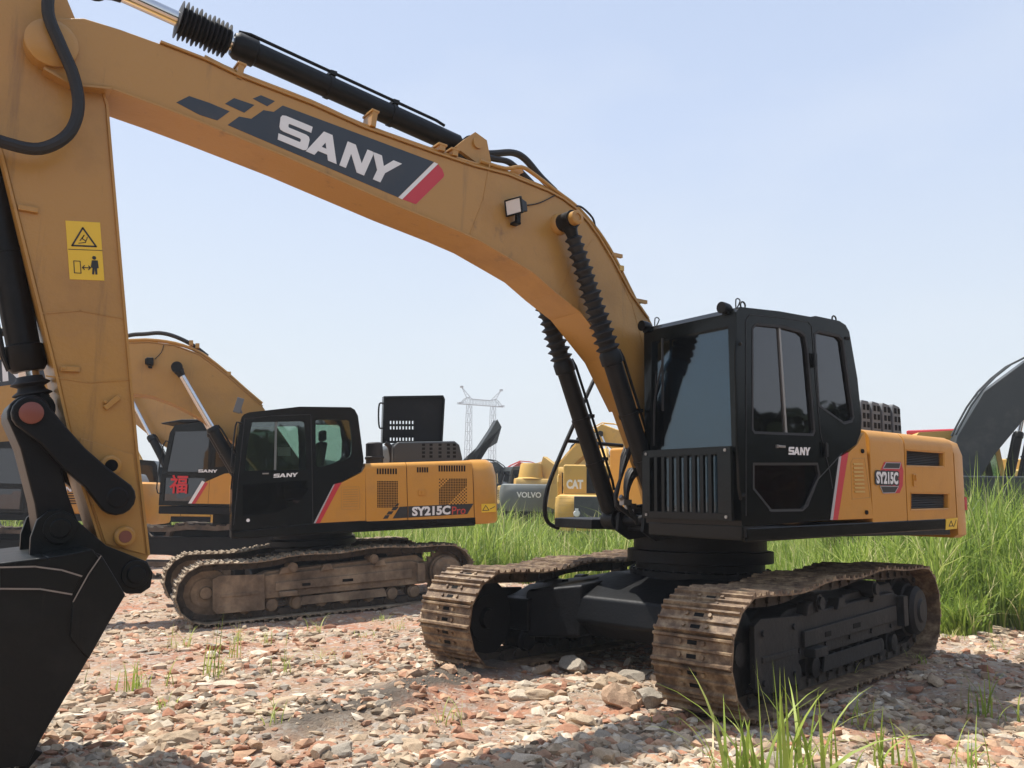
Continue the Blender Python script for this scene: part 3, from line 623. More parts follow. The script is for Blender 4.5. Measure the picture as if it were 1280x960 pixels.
# raised steel pipe over the knee
g = MB(); kp = z6([(0, 68), (100, 98), (165, 92), (215, 120), (300, 185), (380, 245), (440, 310), (480, 360), (530, 440), (590, 560), (660, 700)]); g.tube([F1.U(q, 1, BY-.03) for q in kp], .017, 8); g.build('boom_pipe', M['yellow_boom'], boom)
g = MB(); kp = z6([(0, 40), (60, 38), (130, 35), (180, 60), (240, 130), (300, 190)]); g.tube([F1.U(q, 1, 0) for q in kp], .03, 8, 5); kp = z6([(0, 45), (60, 60), (110, 70), (150, 100), (215, 165)]); g.tube([F1.U(q, 1, .1) for q in kp], .026, 8, 5); g.build('hydraulic_hose', M['rubber'], boom)
g = MB(); kp = z6([(380, 275), (385, 250), (410, 255), (450, 295), (460, 330)]); g.tube([F1.U(q, 1, BY-.02) for q in kp], .009, 8); kp = z6([(190, 245), (240, 235), (300, 205)]); g.tube([F1.U(q, 1, BY+.01) for q in kp], .005, 6); g.build('lamp_cable', M['rubber'], boom)
g = MB(); p = F1.U(z6([(134, 118)])[0], 1, .1); g.box(p, (.12, .1, .06), Matrix.Rotation(.6, 3, 'Y')); g.build('pipe_bracket', M['yellow_boom'], boom)
# work lamp
p = F1.U(z6([(138, 255)])[0], 1, BY+.07)
g = MB(); Rl = Matrix.Rotation(.25, 3, 'Z') @ Matrix.Rotation(.2, 3, 'Y'); fw = Rl @ Vector((1, 0, 0))
ctr = Vector((p.x-.02, BY+.09, p.z)); g.loft([ctr+Rl @ Vector((.05, a, b)) for a, b in ((-.075, -.05), (-.075, .06), (.075, .06), (.075, -.05))], [ctr+Rl @ Vector((-.06, a, b)) for a, b in ((-.045, -.035), (-.045, .04), (.045, .04), (.045, -.035))])
for a in (-1, 1): g.box(ctr+Rl @ Vector((.052, a*.078, .004)), (.02, .012, .13), Rl); g.box(ctr+Rl @ Vector((.052, 0, a*.06+.004)), (.02, .165, .012), Rl)
g.box(ctr+Vector((-.02, -.03, -.07)), (.04, .03, .08)); g.box((ctr.x-.02, BY+.03, ctr.z-.11), (.06, .07, .02))
lamp = g.build('work_lamp', M['black_satin'], boom, bevel=.004)
g = MB(); g.box(ctr+Rl @ Vector((.053, 0, .005)), (.006, .145, .108), Rl); g.build('lamp_lens', M['white'], lamp); 
# boom cylinders
YC = .37; YD = -.25
A_l = F1.U((828, 652), 1, YC); B_l = F1.U(z6([(352, 308)])[0], 1, YC)
frl = (F1.U(z6([(545, 815)])[0], 1, YC)-A_l).length/(B_l-A_l).length
cylinder_ram(E1, A_l, B_l, frl, .078, .042, M['black_satin'], (15, .098, .066, -.02, .13), eyem=M['black_satin'], label='left boom cylinder with ribbed rubber bellows')
A_r = Vector((A_l.x, YD, A_l.z)); B_r = Vector((B_l.x, YD, B_l.z))
cylinder_ram(E1, A_r, B_r, frl, .078, .042, M['black_satin'], (15, .098, .066, -.02, .13), eyem=M['black_satin'], label='right boom cylinder partly behind the boom')
g = MB(); g.cyl((B_l.x, YD-.1, B_l.z), (B_l.x, YC+.1, B_l.z), .045, 20); g.lathe((B_l.x, BY, B_l.z), (B_l.x, BY+.05, B_l.z), [(0, .09), (.04, .08), (.05, .07)], 24)
g.lathe((B_l.x, YC+.07, B_l.z), (B_l.x, YC+.14, B_l.z), [(0, .058), (.055, .058), (.06, .05), (.06, .03), (.05, .028), (.05, .001)], 20); g.build('boom_pin', M['yellow_boom'], E1)
g = MB(); g.cyl((A_l.x, YD-.1, A_l.z), (A_l.x, YC+.1, A_l.z), .05, 20)
for y in (BC-.16, BC+.16): g.prism([(A_l.x-.5, 1.1), (A_l.x-.5, 1.4), (A_l.x-.1, 1.35), (A_l.x+.08, A_l.z+.06), (A_l.x+.1, A_l.z-.09), (A_l.x-.05, 1.05)], y-.02, y+.02)
g.build('boom_mount', M['frame_black'], E1, bevel=.006)
# boom foot plates
ft = P1([(855, 600)], BY)[0]
# hoses between house and boom, left of the cab front
g = MB()
hp = [[(803, 590), (770, 560), (752, 480), (735, 500), (700, 570), (684, 612), (682, 645), (692, 664), (720, 668)],]
for q in hp: g.tube([F1.U(p, 1, .1) for p in [(812, 575), (800, 590), (790, 600), (784, 625), (796, 655)]], .014, 8)
for k, y in enumerate((.02, .1, -.1, -.2)):
    g.tube([F1.U(p, 1, y) for p in [(815, 600+k*4), (800-k*3, 586), (788-k*2, 600), (784, 630), (800, 655)]], .017, 8)
    g.tube([F1.U(p, 1, y) for p in [(808, 520+10*k), (790-k*3, 560), (775, 600), (770, 625+k*4), (795, 650)]], .015, 8)
g.build('hydraulic_hose', M['rubber'], E1)
g = MB()
for k in range(5):
    p = F1.U((782+k*6, 628+k*5), 1, .1-.08*k); g.cyl(p, p+Vector((.06, 0, .05)), .022, 8); g.box(p, (.09, .06, .05))
g.build('hose_fitting', M['steel'], E1)
# handrail on the machine's right front corner
g = MB(); g.tube([F1.U(p, 1, -1.02) for p in [(748, 466), (742, 476), (722, 520), (700, 570), (684, 612), (681, 640), (686, 654), (698, 660)]], .021, 8)
g.tube([F1.U((709, 551), 1, -1.02), F1.U((778, 557), 1, -1.02)], .019, 8); g.tube([F1.U(p, 1, -1.3) for p in [(745, 470), (790, 468), (800, 560)]], .019, 8); g.build('handrail', M['black_satin'], E1)
# --- arm cylinder on top of the boom
YA = .0
def z6b(p): return p
A_t = F1.U((584, 187), 1, 0); B_t = F1.U((120, -22), 1, 0)
dirv = (A_t-B_t).normalized(); 
cyl_top = cylinder_ram(E1, A_t, B_t, (F1.U((292, 48), 1, 0)-A_t).length/(B_t-A_t).length, .080, .05, M['black_satin'], (12, .112, .120, .02, .5), label='arm cylinder lying along the top of the boom')
g = MB(); 
for y in (-.13, .13):
    i0 = Vector(bt[9]); g.prism([(A_t.x-.16, A_t.z-.22), (A_t.x-.09, A_t.z+.05), (A_t.x+.02, A_t.z+.09), (A_t.x+.1, A_t.z+.02), (A_t.x+.2, A_t.z-.08)], y-.02, y+.02)
g.cyl((A_t.x, -.17, A_t.z), (A_t.x, .17, A_t.z), .045, 16); g.build('cylinder_bracket', M['yellow_boom'], boom)
# --- stick
SY = .18
stl = [(-75, -75), (-60, 60), (-28, 110), (-10, 150), (5, 198), (54, 396), (70, 460), (100, 593), (130, 687), (140, 700), (182, 702), (187, 694), (172, 560), (162, 460), (150, 320), (138, 192), (133, 130), (110, 60), (60, -60), (0, -110)]
stp = P1(stl, SY); g = MB(); g.prism(stp, -SY, SY); stick = g.build('stick', M['yellow_boom'], E1, bevel=.01)
g = strip(P1([(-28, 110), (-10, 150), (5, 198), (54, 396), (70, 460), (100, 593), (130, 687)], SY), -SY-.014, SY+.014, .014, 1); g.build('front_plate', M['yellow_boom'], stick)
g = strip(P1([(184, 694), (169, 560), (160, 460), (148, 320), (137, 192), (132, 132), (112, 70)], SY), -SY-.014, SY+.014, .014, 1); g.build('rear_plate', M['yellow_boom'], stick)
def zs(pts): return Z(3, 0, 460, pts)
g = MB(); g.prism(P1(zs([(300, 262), (500, 325), (500, 340), (545, 700), (395, 660), (290, 330)]), SY), SY, SY+.010); g.build('doubler_plate', M['yellow_boom'], stick, bevel=.004)
for q in ((416, 366), (468, 632)):
    p = F1.U(zs([q])[0], 1, SY+.03); g = MB(); g.lathe((p.x, SY, p.z), (p.x, SY+.05, p.z), [(0, .062), (.04, .058), (.048, .048)], 20); bs = g.build('pin_boss', M['yellow_boom'], stick)
    g = MB(); g.lathe((p.x, SY+.047, p.z), (p.x, SY+.052, p.z), [(0, .036), (.004, .034)], 18); g.build('pin_end', M['pin'] if q[1] > 500 else M['void'], bs)
for q, an in (((262, 5), .05), ((418, 130), .8)):
    p = F1.U(zs([q])[0], 1, SY); g = MB(); g.box((p.x, SY+.012, p.z), (.10, .02, .03), Matrix.Rotation(an, 3, 'Y')); g.cyl((p.x+.035, SY, p.z), (p.x+.035, SY+.03, p.z), .01, 8); g.build('weld_lug', M['yellow_boom'], stick, bevel=.003)
p = F1.U((35, 262), 1, SY); g = MB(); g.box((p.x, SY+.012, p.z), (.1, .022, .03)); g.build('weld_lug', M['yellow_boom'], stick, bevel=.003)
for q in ([(50, 392), (100, 388), (154, 398)], [(58, 470), (110, 478), (165, 474)]): ribbon(P1(q, SY), .008, SY, SY+.004).build('weld_seam', M['yellow_boom'], stick)
# big pivot boss of the stick near the top and its hose loop
pv = F1.U((35, 150), 1, SY); piv = F1.U((62, 62), 1, SY)
g = MB(); g.lathe((piv.x, -.30, piv.z), (piv.x, .30, piv.z), [(0, .11), (.02, .14), (.58, .14), (.6, .11)], 28); g.build('pivot_boss', M['yellow_boom'], stick)
g = MB(); g.tube([F1.U(q, 1, .34) for q in [(64, -30), (60, 15), (75, 55), (92, 95), (98, 135), (85, 168), (50, 186), (5, 178), (-40, 160)]], .034, 10, 5); g.build('hydraulic_hose', M['rubber'], stick)
# warning sticker on the stick
zst = lambda p: Z(2.4, 0, 0, p)
g = MB(); g.prism(P1(zst([(196, 662), (300, 668), (313, 842), (209, 838)]), SY), SY, SY+.003); stk = g.build('warning_sticker', M['sticker_yellow'], stick)
y0 = SY+.003; y1 = SY+.005
g = ribbon(P1(zst([(248, 684), (288, 740), (216, 737)]), SY), .009, y0, y1, True)
for q in (ribbon(P1(zst([(205, 748), (306, 752)]), SY), .003, y0, y1), ribbon(P1(zst([(221, 783), (240, 784), (243, 820), (223, 819)]), SY), .004, y0, y1, True), ribbon(P1(zst([(248, 803), (270, 804)]), SY), .005, y0, y1),
          ribbon(P1(zst([(253, 797), (247, 803), (253, 809)]), SY), .005, y0, y1), ribbon(P1(zst([(265, 798), (271, 804), (265, 810)]), SY), .005, y0, y1), ribbon(P1(zst([(240, 722), (252, 706), (246, 716), (258, 724)]), SY), .005, y0, y1), ribbon(P1(zst([(262, 712), (256, 728), (236, 730)]), SY), .004, y0, y1)): g.add(q.v, q.f)
hp_ = P1(zst([(282, 774)]), SY)[0]; g.lathe((hp_[0], y0, hp_[1]), (hp_[0], y1, hp_[1]), [(0, .011), (.002, .011)], 14)
g.prism(P1(zst([(275, 781), (293, 782), (296, 805), (291, 805), (292, 824), (286, 824), (284, 806), (282, 824), (276, 823), (277, 804), (272, 803)]), SY), y0, y1)
g.build('sticker_print', M['ink'], stk)
# bucket cylinder (in front of the stick)
A_b = F1.U((-40, 60), 1, 0); B_b = F1.U((44, 512), 1, 0)
cyb = cylinder_ram(E1, A_b, B_b, (F1.U((30, 465), 1, 0)-A_b).length/(B_b-A_b).length, .088, .055, M['black_satin'], (2, .10, .095, .03, .07), label='bucket cylinder in front of the stick')
# links
def dogbone(a, b, ra, rb_, w, y0, y1, name, mat, bend=0):
    a = Vector((a[0], a[1])); b = Vector((b[0], b[1])); d = (b-a).normalized(); q = Vector((-d.y, d.x)); pts = []
    for k in range(9): t = PI/2+PI*k/8; pts.append(a+(d*math.cos(t)+q*math.sin(t))*ra)
    mid = (a+b)/2+q*bend
    pts += [a+d*ra*1.6-q*w, mid-q*w, b-d*rb_*1.6-q*w]
    for k in range(9): t = -PI/2+PI*k/8; pts.append(b+(d*math.cos(t)+q*math.sin(t))*rb_)
    pts += [b-d*rb_*1.6+q*w, mid+q*w, a+d*ra*1.6+q*w]
    g = MB(); g.prism([tuple(p) for p in pts], y0, y1); return g.build(name, mat, E1, bevel=.012)
LP = P1([(38, 517)], .26)[0]; SP = P1([(146, 622)], .28)[0]; BP = P1([(74, 660)], .24)[0]; PIN = P1([(168, 717)], .24)[0]
for s in (-1, 1):
    y0, y1 = (.235, .30) if s > 0 else (-.30, -.235)
    lk = dogbone(LP, SP, .095, .10, .078, y0, y1, 'link_arm', M['black_satin'], .01)
g = MB(); g.lathe((LP[0], -.33, LP[1]), (LP[0], .33, LP[1]), [(0, .045), (.01, .06), (.65, .06), (.66, .045)], 22); g.build('link_pin', M['pin'], E1)
g = MB(); g.lathe((SP[0], -.31, SP[1]), (SP[0], .31, SP[1]), [(0, .05), (.01, .06), (.61, .06), (.62, .05)], 22); g.build('link_pin', M['black_satin'], E1)
hl = dogbone(LP, BP, .11, .10, .085, -.17, .225, 'bucket_link', M['black_satin'])
# bucket
BW = .56
bkt_px = [(60, 698), (117, 688), (157, 743), (132, 786), (100, 842), (70, 892), (48, 930), (36, 955), (-20, 962), (-80, 945), (-125, 905), (-150, 850), (-150, 800), (-125, 755), (-80, 725), (-20, 708)]
bk = P1(bkt_px, BW)
g = MB()
for s in (-1, 1): g.prism(bk, s*BW, s*(BW-.03))
# curved back skin
back = bk[7:]+[bk[0], bk[1]]
for i in range(len(back)-1):
    a = Vector(back[i]); b = Vector(back[i+1]); d = (b-a).normalized(); q = Vector((-d.y, d.x)); cen = Vector((sum(p[0] for p in bk)/len(bk), sum(p[1] for p in bk)/len(bk)))
    if (cen-a).dot(q) < 0: q = -q
    q = q*.025; a = a-q*.3; b = b-q*.3
    vs = [(a.x, -BW, a.y), (b.x, -BW, b.y), (b.x+q.x, -BW, b.y+q.y), (a.x+q.x, -BW, a.y+q.y), (a.x, BW, a.y), (b.x, BW, b.y), (b.x+q.x, BW, b.y+q.y), (a.x+q.x, BW, a.y+q.y)]
    g.add(vs, [(0, 1, 2, 3), (7, 6, 5, 4), (0, 4, 5, 1), (3, 2, 6, 7), (1, 5, 6, 2), (0, 3, 7, 4)])
bucket = g.build('bucket', M['bucket'], E1, bevel=.008)
g = MB(); g.prism(P1(zs([(0, 747), (130, 744), (230, 757), (305, 780), (268, 848), (150, 828), (0, 827)]), BW), BW, BW+.012); g.build('wear_plate', M['bucket'], bucket, bevel=.004)
g = MB(); g.prism(P1(zs([(350, 690), (378, 700), (468, 850), (400, 965), (330, 1090), (262, 1010), (270, 880), (372, 712)]), BW), BW, BW+.02); g.build('side_cutter', M['bucket'], bucket, bevel=.006)
for q in ([(0, 747), (130, 744), (230, 757), (305, 780)], [(0, 827), (150, 828), (268, 848)]): ribbon(P1(zs(q), BW), .008, BW+.012, BW+.014).build('worn_edge', M['steel'], bucket)
ribbon(P1(zs([(376, 704), (330, 770), (272, 875)]), BW), .006, BW+.02, BW+.022).build('worn_edge', M['steel'], bucket)
lip = Vector(bk[7]); ldir = (Vector(bk[7])-Vector(bk[4])).normalized()
for k in range(5):
    yy = -BW+.1+k*(2*BW-.2)/4; g = MB(); R = Matrix(((ldir.x, 0, -ldir.y), (0, 1, 0), (ldir.y, 0, ldir.x)))
    c0 = Vector((lip.x, yy, lip.y)); L3 = Vector((ldir.x, 0, ldir.y)); N3 = Vector((-ldir.y, 0, ldir.x)); Y3 = Vector((0, 1, 0))
    g.loft([c0-L3*.06+N3*a*.045+Y3*b*.05 for a, b in ((-1, -1), (1, -1), (1, 1), (-1, 1))], [c0+L3*.10+N3*a*.008+Y3*b*.035 for a, b in ((-1, -1), (1, -1), (1, 1), (-1, 1))]); g.build('bucket_tooth', M['bucket'], bucket, bevel=.004)
ear = P1([(36, 712), (38, 672), (46, 650), (60, 639), (76, 637), (90, 643), (98, 652), (133, 682), (184, 702), (191, 716), (188, 734), (176, 742), (158, 742), (140, 730), (128, 740), (60, 760)], .27)
g = MB()
for s in (-1, 1): g.prism(ear, s*.235, s*.275)
for b_, r in ((BP, .085), (PIN, .08)): g.lathe((b_[0], -.30, b_[1]), (b_[0], .30, b_[1]), [(0, r*.6), (.01, r*.62), (.01, r), (.59, r), (.59, r*.62), (.60, r*.6)], 24)
g.build('bucket_ear', M['bucket'], bucket, bevel=.006)

# ------------------------------------------------------------------ SECOND EXCAVATOR (side on, left of the picture)
OFF = Vector((0, 0, 0))
M2 = Matrix.Translation((-.076, -7.745, -.287)) @ Matrix.Rotation(-.266, 4, 'Z') @ Matrix.Rotation(.059, 4, 'Y')
F2 = Fr(M2); P2 = F2.P
E2 = empty('excavator', M2, 'yellow excavator side on with black cab, open engine cover and muddy brown tracks', 'excavator')
Tm2 = Matrix.Rotation(.101, 4, 'Z') @ Matrix.Translation((.098, 0, 0))
make_track(E2, Tm2, 1, M['shoe_pale'], M['mudframe'], M['chain']); make_track(E2, Tm2, -1, M['shoe_pale'], M['mudframe'], M['chain'])
def y4(p): return Z(2.6667, 160, 460, p)
def y8(p): return Z(5.05, 280, 490, p)
def c3(p): return Z(3.2, 0, 400, p)
m = MB(); m.prism([(-.75, .5), (-.6, .38), (.75, .36), (.95, .5), (.8, .72), (.45, .80), (-.6, .80), (-.8, .7)], -.62, .62)
for s in (-1, 1):
    for x in (-.75, .85):
        m.loft([(x-.3, s*.55, .38), (x+.3, s*.55, .36), (x+.3, s*.55, .74), (x-.3, s*.55, .76)], [(x-.06, s*1.1, .33), (x+.32, s*1.1, .33), (x+.28, s*1.1, .62), (x-.2, s*1.1, .66)])
m.lathe((0, 0, .78), (0, 0, 1.25), [(0, .66), (.06, .66), (.07, .60), (.13, .60), (.14, .68), (.24, .68), (.25, .62), (.46, .62)], 44)
o = m.build('undercarriage_frame', M['frame_black'], E2, bevel=.02); o.matrix_local = Tm2
Y2 = 1.395
sk = P2(y4([(345, 548), (620, 517), (1158, 498), (1159, 521), (900, 536), (345, 566)]), Y2)
dz0 = min(p[1] for p in sk); zt2 = 1.255; zd2 = 1.14
g = MB(); g.prism(sk, Y2-.04, Y2+.004); g.build('deck_skirt', M['black'], E2, bevel=.01)
xf2 = F2.U((289, 668), 1, Y2).x; xc2 = F2.U((595, 655), 1, Y2).x
g = MB(); g.prism([(xf2, Y2-.04), (xf2, .40), (xf2-.45, .3), (xf2-.2, .3), (xf2-.2, -.3), (xf2-.4, -.35), (xf2-.1, -.45), (xf2-.1, -1.33), (xc2, -1.33), (xc2, Y2-.04)], zd2, zt2, 'z'); g.build('deck_frame', M['frame_black'], E2, bevel=.01)
side2 = P2(y8([(46, 880), (52, 600), (88, 280), (112, 158), (128, 140), (160, 128), (480, 92), (800, 96), (826, 112), (846, 150), (880, 410), (882, 440), (866, 502), (742, 566), (694, 584), (568, 828), (330, 850)]), Y2)
g = MB(); g.prism(side2, Y2-1.0, Y2); cab2 = g.build('cab', M['black'], E2)
win2 = P2(y8([(178, 190), (490, 184), (508, 196), (514, 300), (518, 490), (130, 497), (150, 330)]), Y2)
rear2 = P2(y8([(578, 182), (590, 174), (776, 176), (792, 188), (806, 290), (802, 390), (790, 412), (740, 438), (604, 476), (586, 466), (580, 440)]), Y2)
low2 = P2(y8([(120, 585), (524, 556), (530, 620), (470, 700), (330, 760), (200, 780), (120, 780)]), Y2)
ci = MB(); ci.prism(inset(side2, .05), Y2-.95, Y2-.05); cuts = [ci]
for w in (win2, rear2, low2):
    c = MB(); c.prism(w, Y2-.2, Y2+.1); cuts.append(c)
c = MB(); c.prism(rear2, Y2-1.1, Y2-.9); cuts.append(c); c = MB(); c.prism(win2, Y2-1.1, Y2-.9); cuts.append(c)
c = MB(); c.prism([(Y2-.1, 1.85), (Y2-.1, 2.8), (Y2-.9, 2.8), (Y2-.9, 1.85)], xf2-.4, xf2+.2, 'x'); cuts.append(c)
carve(cab2, cuts); bev(cab2, .012, 2)
for nm, w, mt in (('door_window', win2, 'glass_green'), ('quarter_window', rear2, 'glass_green'), ('lower_door_window', low2, 'glass_low')):
    g = MB(); g.prism(inset(w, -.015), Y2-.03, Y2-.022); g.build(nm, M[mt], cab2)
g = MB(); g.prism(inset(rear2, -.015), Y2-.985, Y2-.98); g.prism(inset(win2, -.015), Y2-.985, Y2-.98); g.build('side_window', M['glass_green'], cab2)
g = MB(); g.bb(xf2-.12, xf2-.112, Y2-.95, Y2-.05, 1.8, 2.8); g.build('windscreen', M['glass'], cab2)
g = MB(); g.prism(P2(y8([(322, 188), (336, 188), (330, 494), (316, 494)]), Y2), Y2-.021, Y2-.008); g.build('window_divider', M['mid_grey'], cab2)
g = ribbon(P2(y8([(60, 840), (130, 170), (300, 150), (548, 142), (556, 500), (562, 835)]), Y2), .010, Y2, Y2+.004); g.build('door_seam', M['rubber'], cab2)
g = MB(); sany(g, P2(y8([(315, 517), (468, 509), (464, 534), (312, 541)]), Y2), Y2, Y2+.003); g.build('lettering', M['white'], cab2)
g = MB(); h = F2.U(y8([(262, 515)])[0], 1, Y2); g.box((h.x, Y2+.02, h.z), (.09, .015, .02)); g.build('door_handle', M['steel'], cab2, bevel=.003)
g = MB(); h = F2.U(y8([(152, 810)])[0], 1, Y2); g.cyl((h.x, Y2, h.z), (h.x, Y2+.01, h.z), .025, 12); g.build('door_lock', M['white'], cab2)
g = MB(); h = F2.U(y8([(380, 375)])[0], 1, Y2-.97); g.box((h.x, Y2-.97, h.z), (.2, .004, .14)); g.build('paper_notice', M['white'], cab2)
g = MB(); g.tube([F2.U(q, 1, Y2) for q in y8([(45, 470), (72, 215), (98, 195), (118, 200)])], .012, 8); g.build('grab_rail', M['black_satin'], cab2)
g = MB(); h = F2.U(y8([(92, 85)])[0], 1, Y2-.1); g.box(h, (.1, .1, .22), Matrix.Rotation(-.3, 3, 'Y')); h2_ = F2.U(y8([(112, 135)])[0], 1, Y2-.1); g.tube([h, h2_], .015, 8); g.build('work_lamp', M['grey_plastic'], cab2, bevel=.02)
g = MB(); sx = xf2-1.0; g.box((sx, Y2-.5, 1.75), (.5, .5, .16)); g.box((sx-.28, Y2-.5, 2.15), (.13, .48, .75), Matrix.Rotation(-.18, 3, 'Y')); g.box((sx-.36, Y2-.5, 2.62), (.1, .26, .16)); g.box((sx, Y2-.5, 1.45), (.4, .4, .4))
g.box((sx+.3, Y2-.15, 1.9), (.1, .1, .4)); g.build('operator_seat', M['seat'], cab2, bevel=.03)
# body
g = MB(); g.prism(P2(y8([(598, 828), (742, 571), (868, 507), (886, 478), (892, 470), (895, 812)]), Y2), Y2-.5, Y2); sp2 = g.build('side_panel', M['yellow'], E2, bevel=.006)
g = MB(); g.prism(P2(y8([(690, 586), (700, 580), (578, 828), (566, 828)]), Y2), Y2-.02, Y2+.003); g.build('stripe', M['grey_line'], sp2)
g = MB(); g.prism(P2(y8([(701, 580), (742, 571), (605, 828), (579, 828)]), Y2), Y2-.02, Y2+.003); g.build('stripe', M['red'], sp2)
g = ribbon(P2(y8([(740, 600), (852, 598), (858, 660), (856, 740), (740, 742)]), Y2), .008, Y2, Y2+.002, True)
for k in range(8): q = ribbon(P2(y8([(752, 618+15*k), (844, 615+15*k)]), Y2), .012, Y2, Y2+.004); g.add(q.v, q.f)
g.build('louvre', M['yellow_boom'], sp2)
zh2 = F2.U(y4([(930, 318)])[0], 1, Y2-.04).z+.02
def hoodseg2(name, pa, pb, pla, plb, mat):
    xa = F2.U(y4([pla])[0], 1, Y2).x; xb = F2.U(y4([plb])[0], 1, Y2).x; zl = (F2.U(y4([pla])[0], 1, Y2).z+F2.U(y4([plb])[0], 1, Y2).z)/2
    def sec(x):
        s = [(x, Y2, zl)]
        for k in range(7): a = PI/2*k/6; s.append((x, Y2-.09+.09*math.cos(a), zh2-.09+.09*math.sin(a)))
        return s+[(x, -1.3, zh2), (x, -1.3, zl)]
    g = MB(); g.loft(sec(xa-.005), sec(xb+.005)); return g.build(name, mat, E2, bevel=.005, smooth=50), xa, xb
d1, xa1, xb1 = hoodseg2('engine_door', 0, 0, (793, 512), (933, 508), M['yellow'])
d2, xa2, xb2 = hoodseg2('engine_door', 0, 0, (933, 508), (1155, 500), M['yellow'])
def slots(par, x0, x1, n, zt_, zb_):
    g = MB()
    for k in range(n):
        x = x0+(x1-x0)*(k+.5)/n; q = P2(y4([(x-3, zt_), (x+2.5, zt_), (x+2.5, zb_), (x-3, zb_)]), Y2); g.prism(q, Y2-.01, Y2+.0025)
    g.build('vent_slot', M['void'], par)
slots(d1, 828, 898, 8, 335, 354); slots(d2, 962, 1002, 5, 331, 348); slots(d2, 1034, 1126, 11, 325, 345)
def grille(par, x0, x1, z0_, z1_, nx, nz, fade):
    g = MB()
    for i in range(nx):
        for k in range(nz):
            u = (i+.5)/nx; v = (k+.5)/nz
            if fade(u, v) and (i+k) % 2: continue
            cx_, cz_ = x0+(x1-x0)*u, z0_+(z1_-z0_)*v; w = (x1-x0)/nx*.36; h = (z1_-z0_)/nz*.36
            p = P2(y4([(cx_-w, cz_-h), (cx_+w, cz_-h), (cx_+w, cz_+h), (cx_-w, cz_+h)]), Y2); g.add([(a, Y2+.002, b) for a, b in p], [(0, 1, 2, 3)])
    g.build('vent_grille', M['void'], par, smooth=0)
grille(d1, 830, 900, 376, 466, 13, 16, lambda u, v: False)
grille(d2, 1036, 1130, 368, 456, 17, 16, lambda u, v: (u+v > 1.25) or (u+v < .45))
g = MB(); g.prism(P2(y4([(934, 461), (1152, 452), (1131, 487), (934, 499)]), Y2), Y2, Y2+.002); bd2 = g.build('model_badge', M['ink'], d2)
g = MB(); g.prism(P2(y4([(905, 463), (932, 461), (932, 499), (882, 502)]), Y2), Y2, Y2+.002)
for q in ([(868, 478), (886, 477), (878, 488), (861, 489)], [(857, 491), (872, 490), (866, 502), (850, 503)], [(884, 464), (903, 463), (893, 474), (877, 475)], [(896, 452), (905, 451), (899, 460), (890, 461)]): g.prism(P2(y4(q), Y2), Y2, Y2+.002)
g.build('decal_block', M['ink'], d1)
g = MB(); text_mb(g, 'SY215C', P2(y4([(946, 463), (1075, 458), (1074, 488), (947, 494)]), Y2), 0, Y2+.005, .045); raw_build(g, 'lettering', M['white'], bd2)
g = MB(); text_mb(g, 'Pro', P2(y4([(1080, 462), (1127, 460), (1124, 487), (1079, 489)]), Y2), 0, Y2+.005, .01); raw_build(g, 'lettering', M['redpaint'], bd2)
g = MB(); h = F2.U(y4([(980, 415)])[0], 1, Y2); g.box((h.x, Y2+.008, h.z), (.12, .016, .09)); g.box((h.x, Y2+.018, h.z), (.03, .02, .05)); g.build('door_latch', M['yellow'], d2, bevel=.005)
# counterweight
xq = xb2-.006; LW = .60
outl = [(xq, Y2), (xq-.22, Y2-.01), (xq-.36, Y2-.09), (xq-.46, Y2-.26), (xq-.54, Y2-.6), (xq-.60, .3), (xq-.61, 0), (xq-.60, -.3), (xq-.54, -Y2+.6), (xq-.46, -Y2+.26), (xq-.36, -Y2+.09), (xq-.22, -Y2+.01), (xq, -Y2)]
zb2 = F2.U(y4([(1200, 519)])[0], 1, Y2).z
layers = [(zb2, .04), (zb2+.05, 0), (zh2-.25, 0), (zh2-.06, .06), (zh2+.012, .18)]
vs = []; n = len(outl)
for z, k in layers:
    for x, y in outl: vs.append((xq+(x-xq)*(1-k/.8), y*(1-k/Y2), z))
fs = [tuple(range(n)), tuple((len(layers)-1)*n+i for i in range(n-1, -1, -1))]
for l in range(len(layers)-1):
    for i in range(n): j = (i+1) % n; fs.append((l*n+i, l*n+j, (l+1)*n+j, (l+1)*n+i))
g = MB(); g.add(vs, fs); cw2 = g.build('counterweight', M['yellow'], E2, smooth=45)
g = MB(); g.prism(P2(y4([(1178, 453), (1225, 452), (1226, 479), (1179, 482)]), Y2), Y2-.1, Y2+.004); stk2 = g.build('warning_sticker', M['sticker_yellow'], cw2)
g = ribbon(P2(y4([(1182, 475), (1192, 458), (1203, 474)]), Y2), .010, Y2+.004, Y2+.006, True); q = ribbon(P2(y4([(1207, 470), (1222, 462)]), Y2), .010, Y2+.004, Y2+.006); g.add(q.v, q.f); g.build('sticker_print', M['ink'], stk2)
# engine hood hump, open cover, air filter
def P2y(pts, y): return F2.P(y4(pts), y)
g = MB(); hm_ = P2y([(884, 320), (884, 262), (900, 246), (1090, 243), (1106, 256), (1116, 300), (1117, 318)], .7); hm_ = [(a, max(b, zh2-.01) if i in (0, 6) else b) for i, (a, b) in enumerate(hm_)]
hm_[0] = (hm_[0][0], zh2-.01); hm_[-1] = (hm_[-1][0], zh2-.01)
g.prism(hm_, -.6, .7); hh = g.build('engine_hood', M['greyhood2'], E2, bevel=.03, seg=3)
g = MB()
for cx_ in (985, 1010, 1040, 1068, 1088):
    for k in range(4):
        p = P2y([(cx_-5, 252+k*13), (cx_+5, 252+k*13), (cx_+5, 260+k*13), (cx_-5, 260+k*13)], .7); g.prism(p, .7, .703)
g.build('hood_slot', M['void'], hh)
g = MB(); oc = P2y([(853, 100), (1045, 96), (1051, 106), (1042, 250), (846, 250), (850, 110)], .35); g.prism(oc, .29, .35); oc_ = g.build('open_engine_cover', M['frame_black'], E2, bevel=.01)
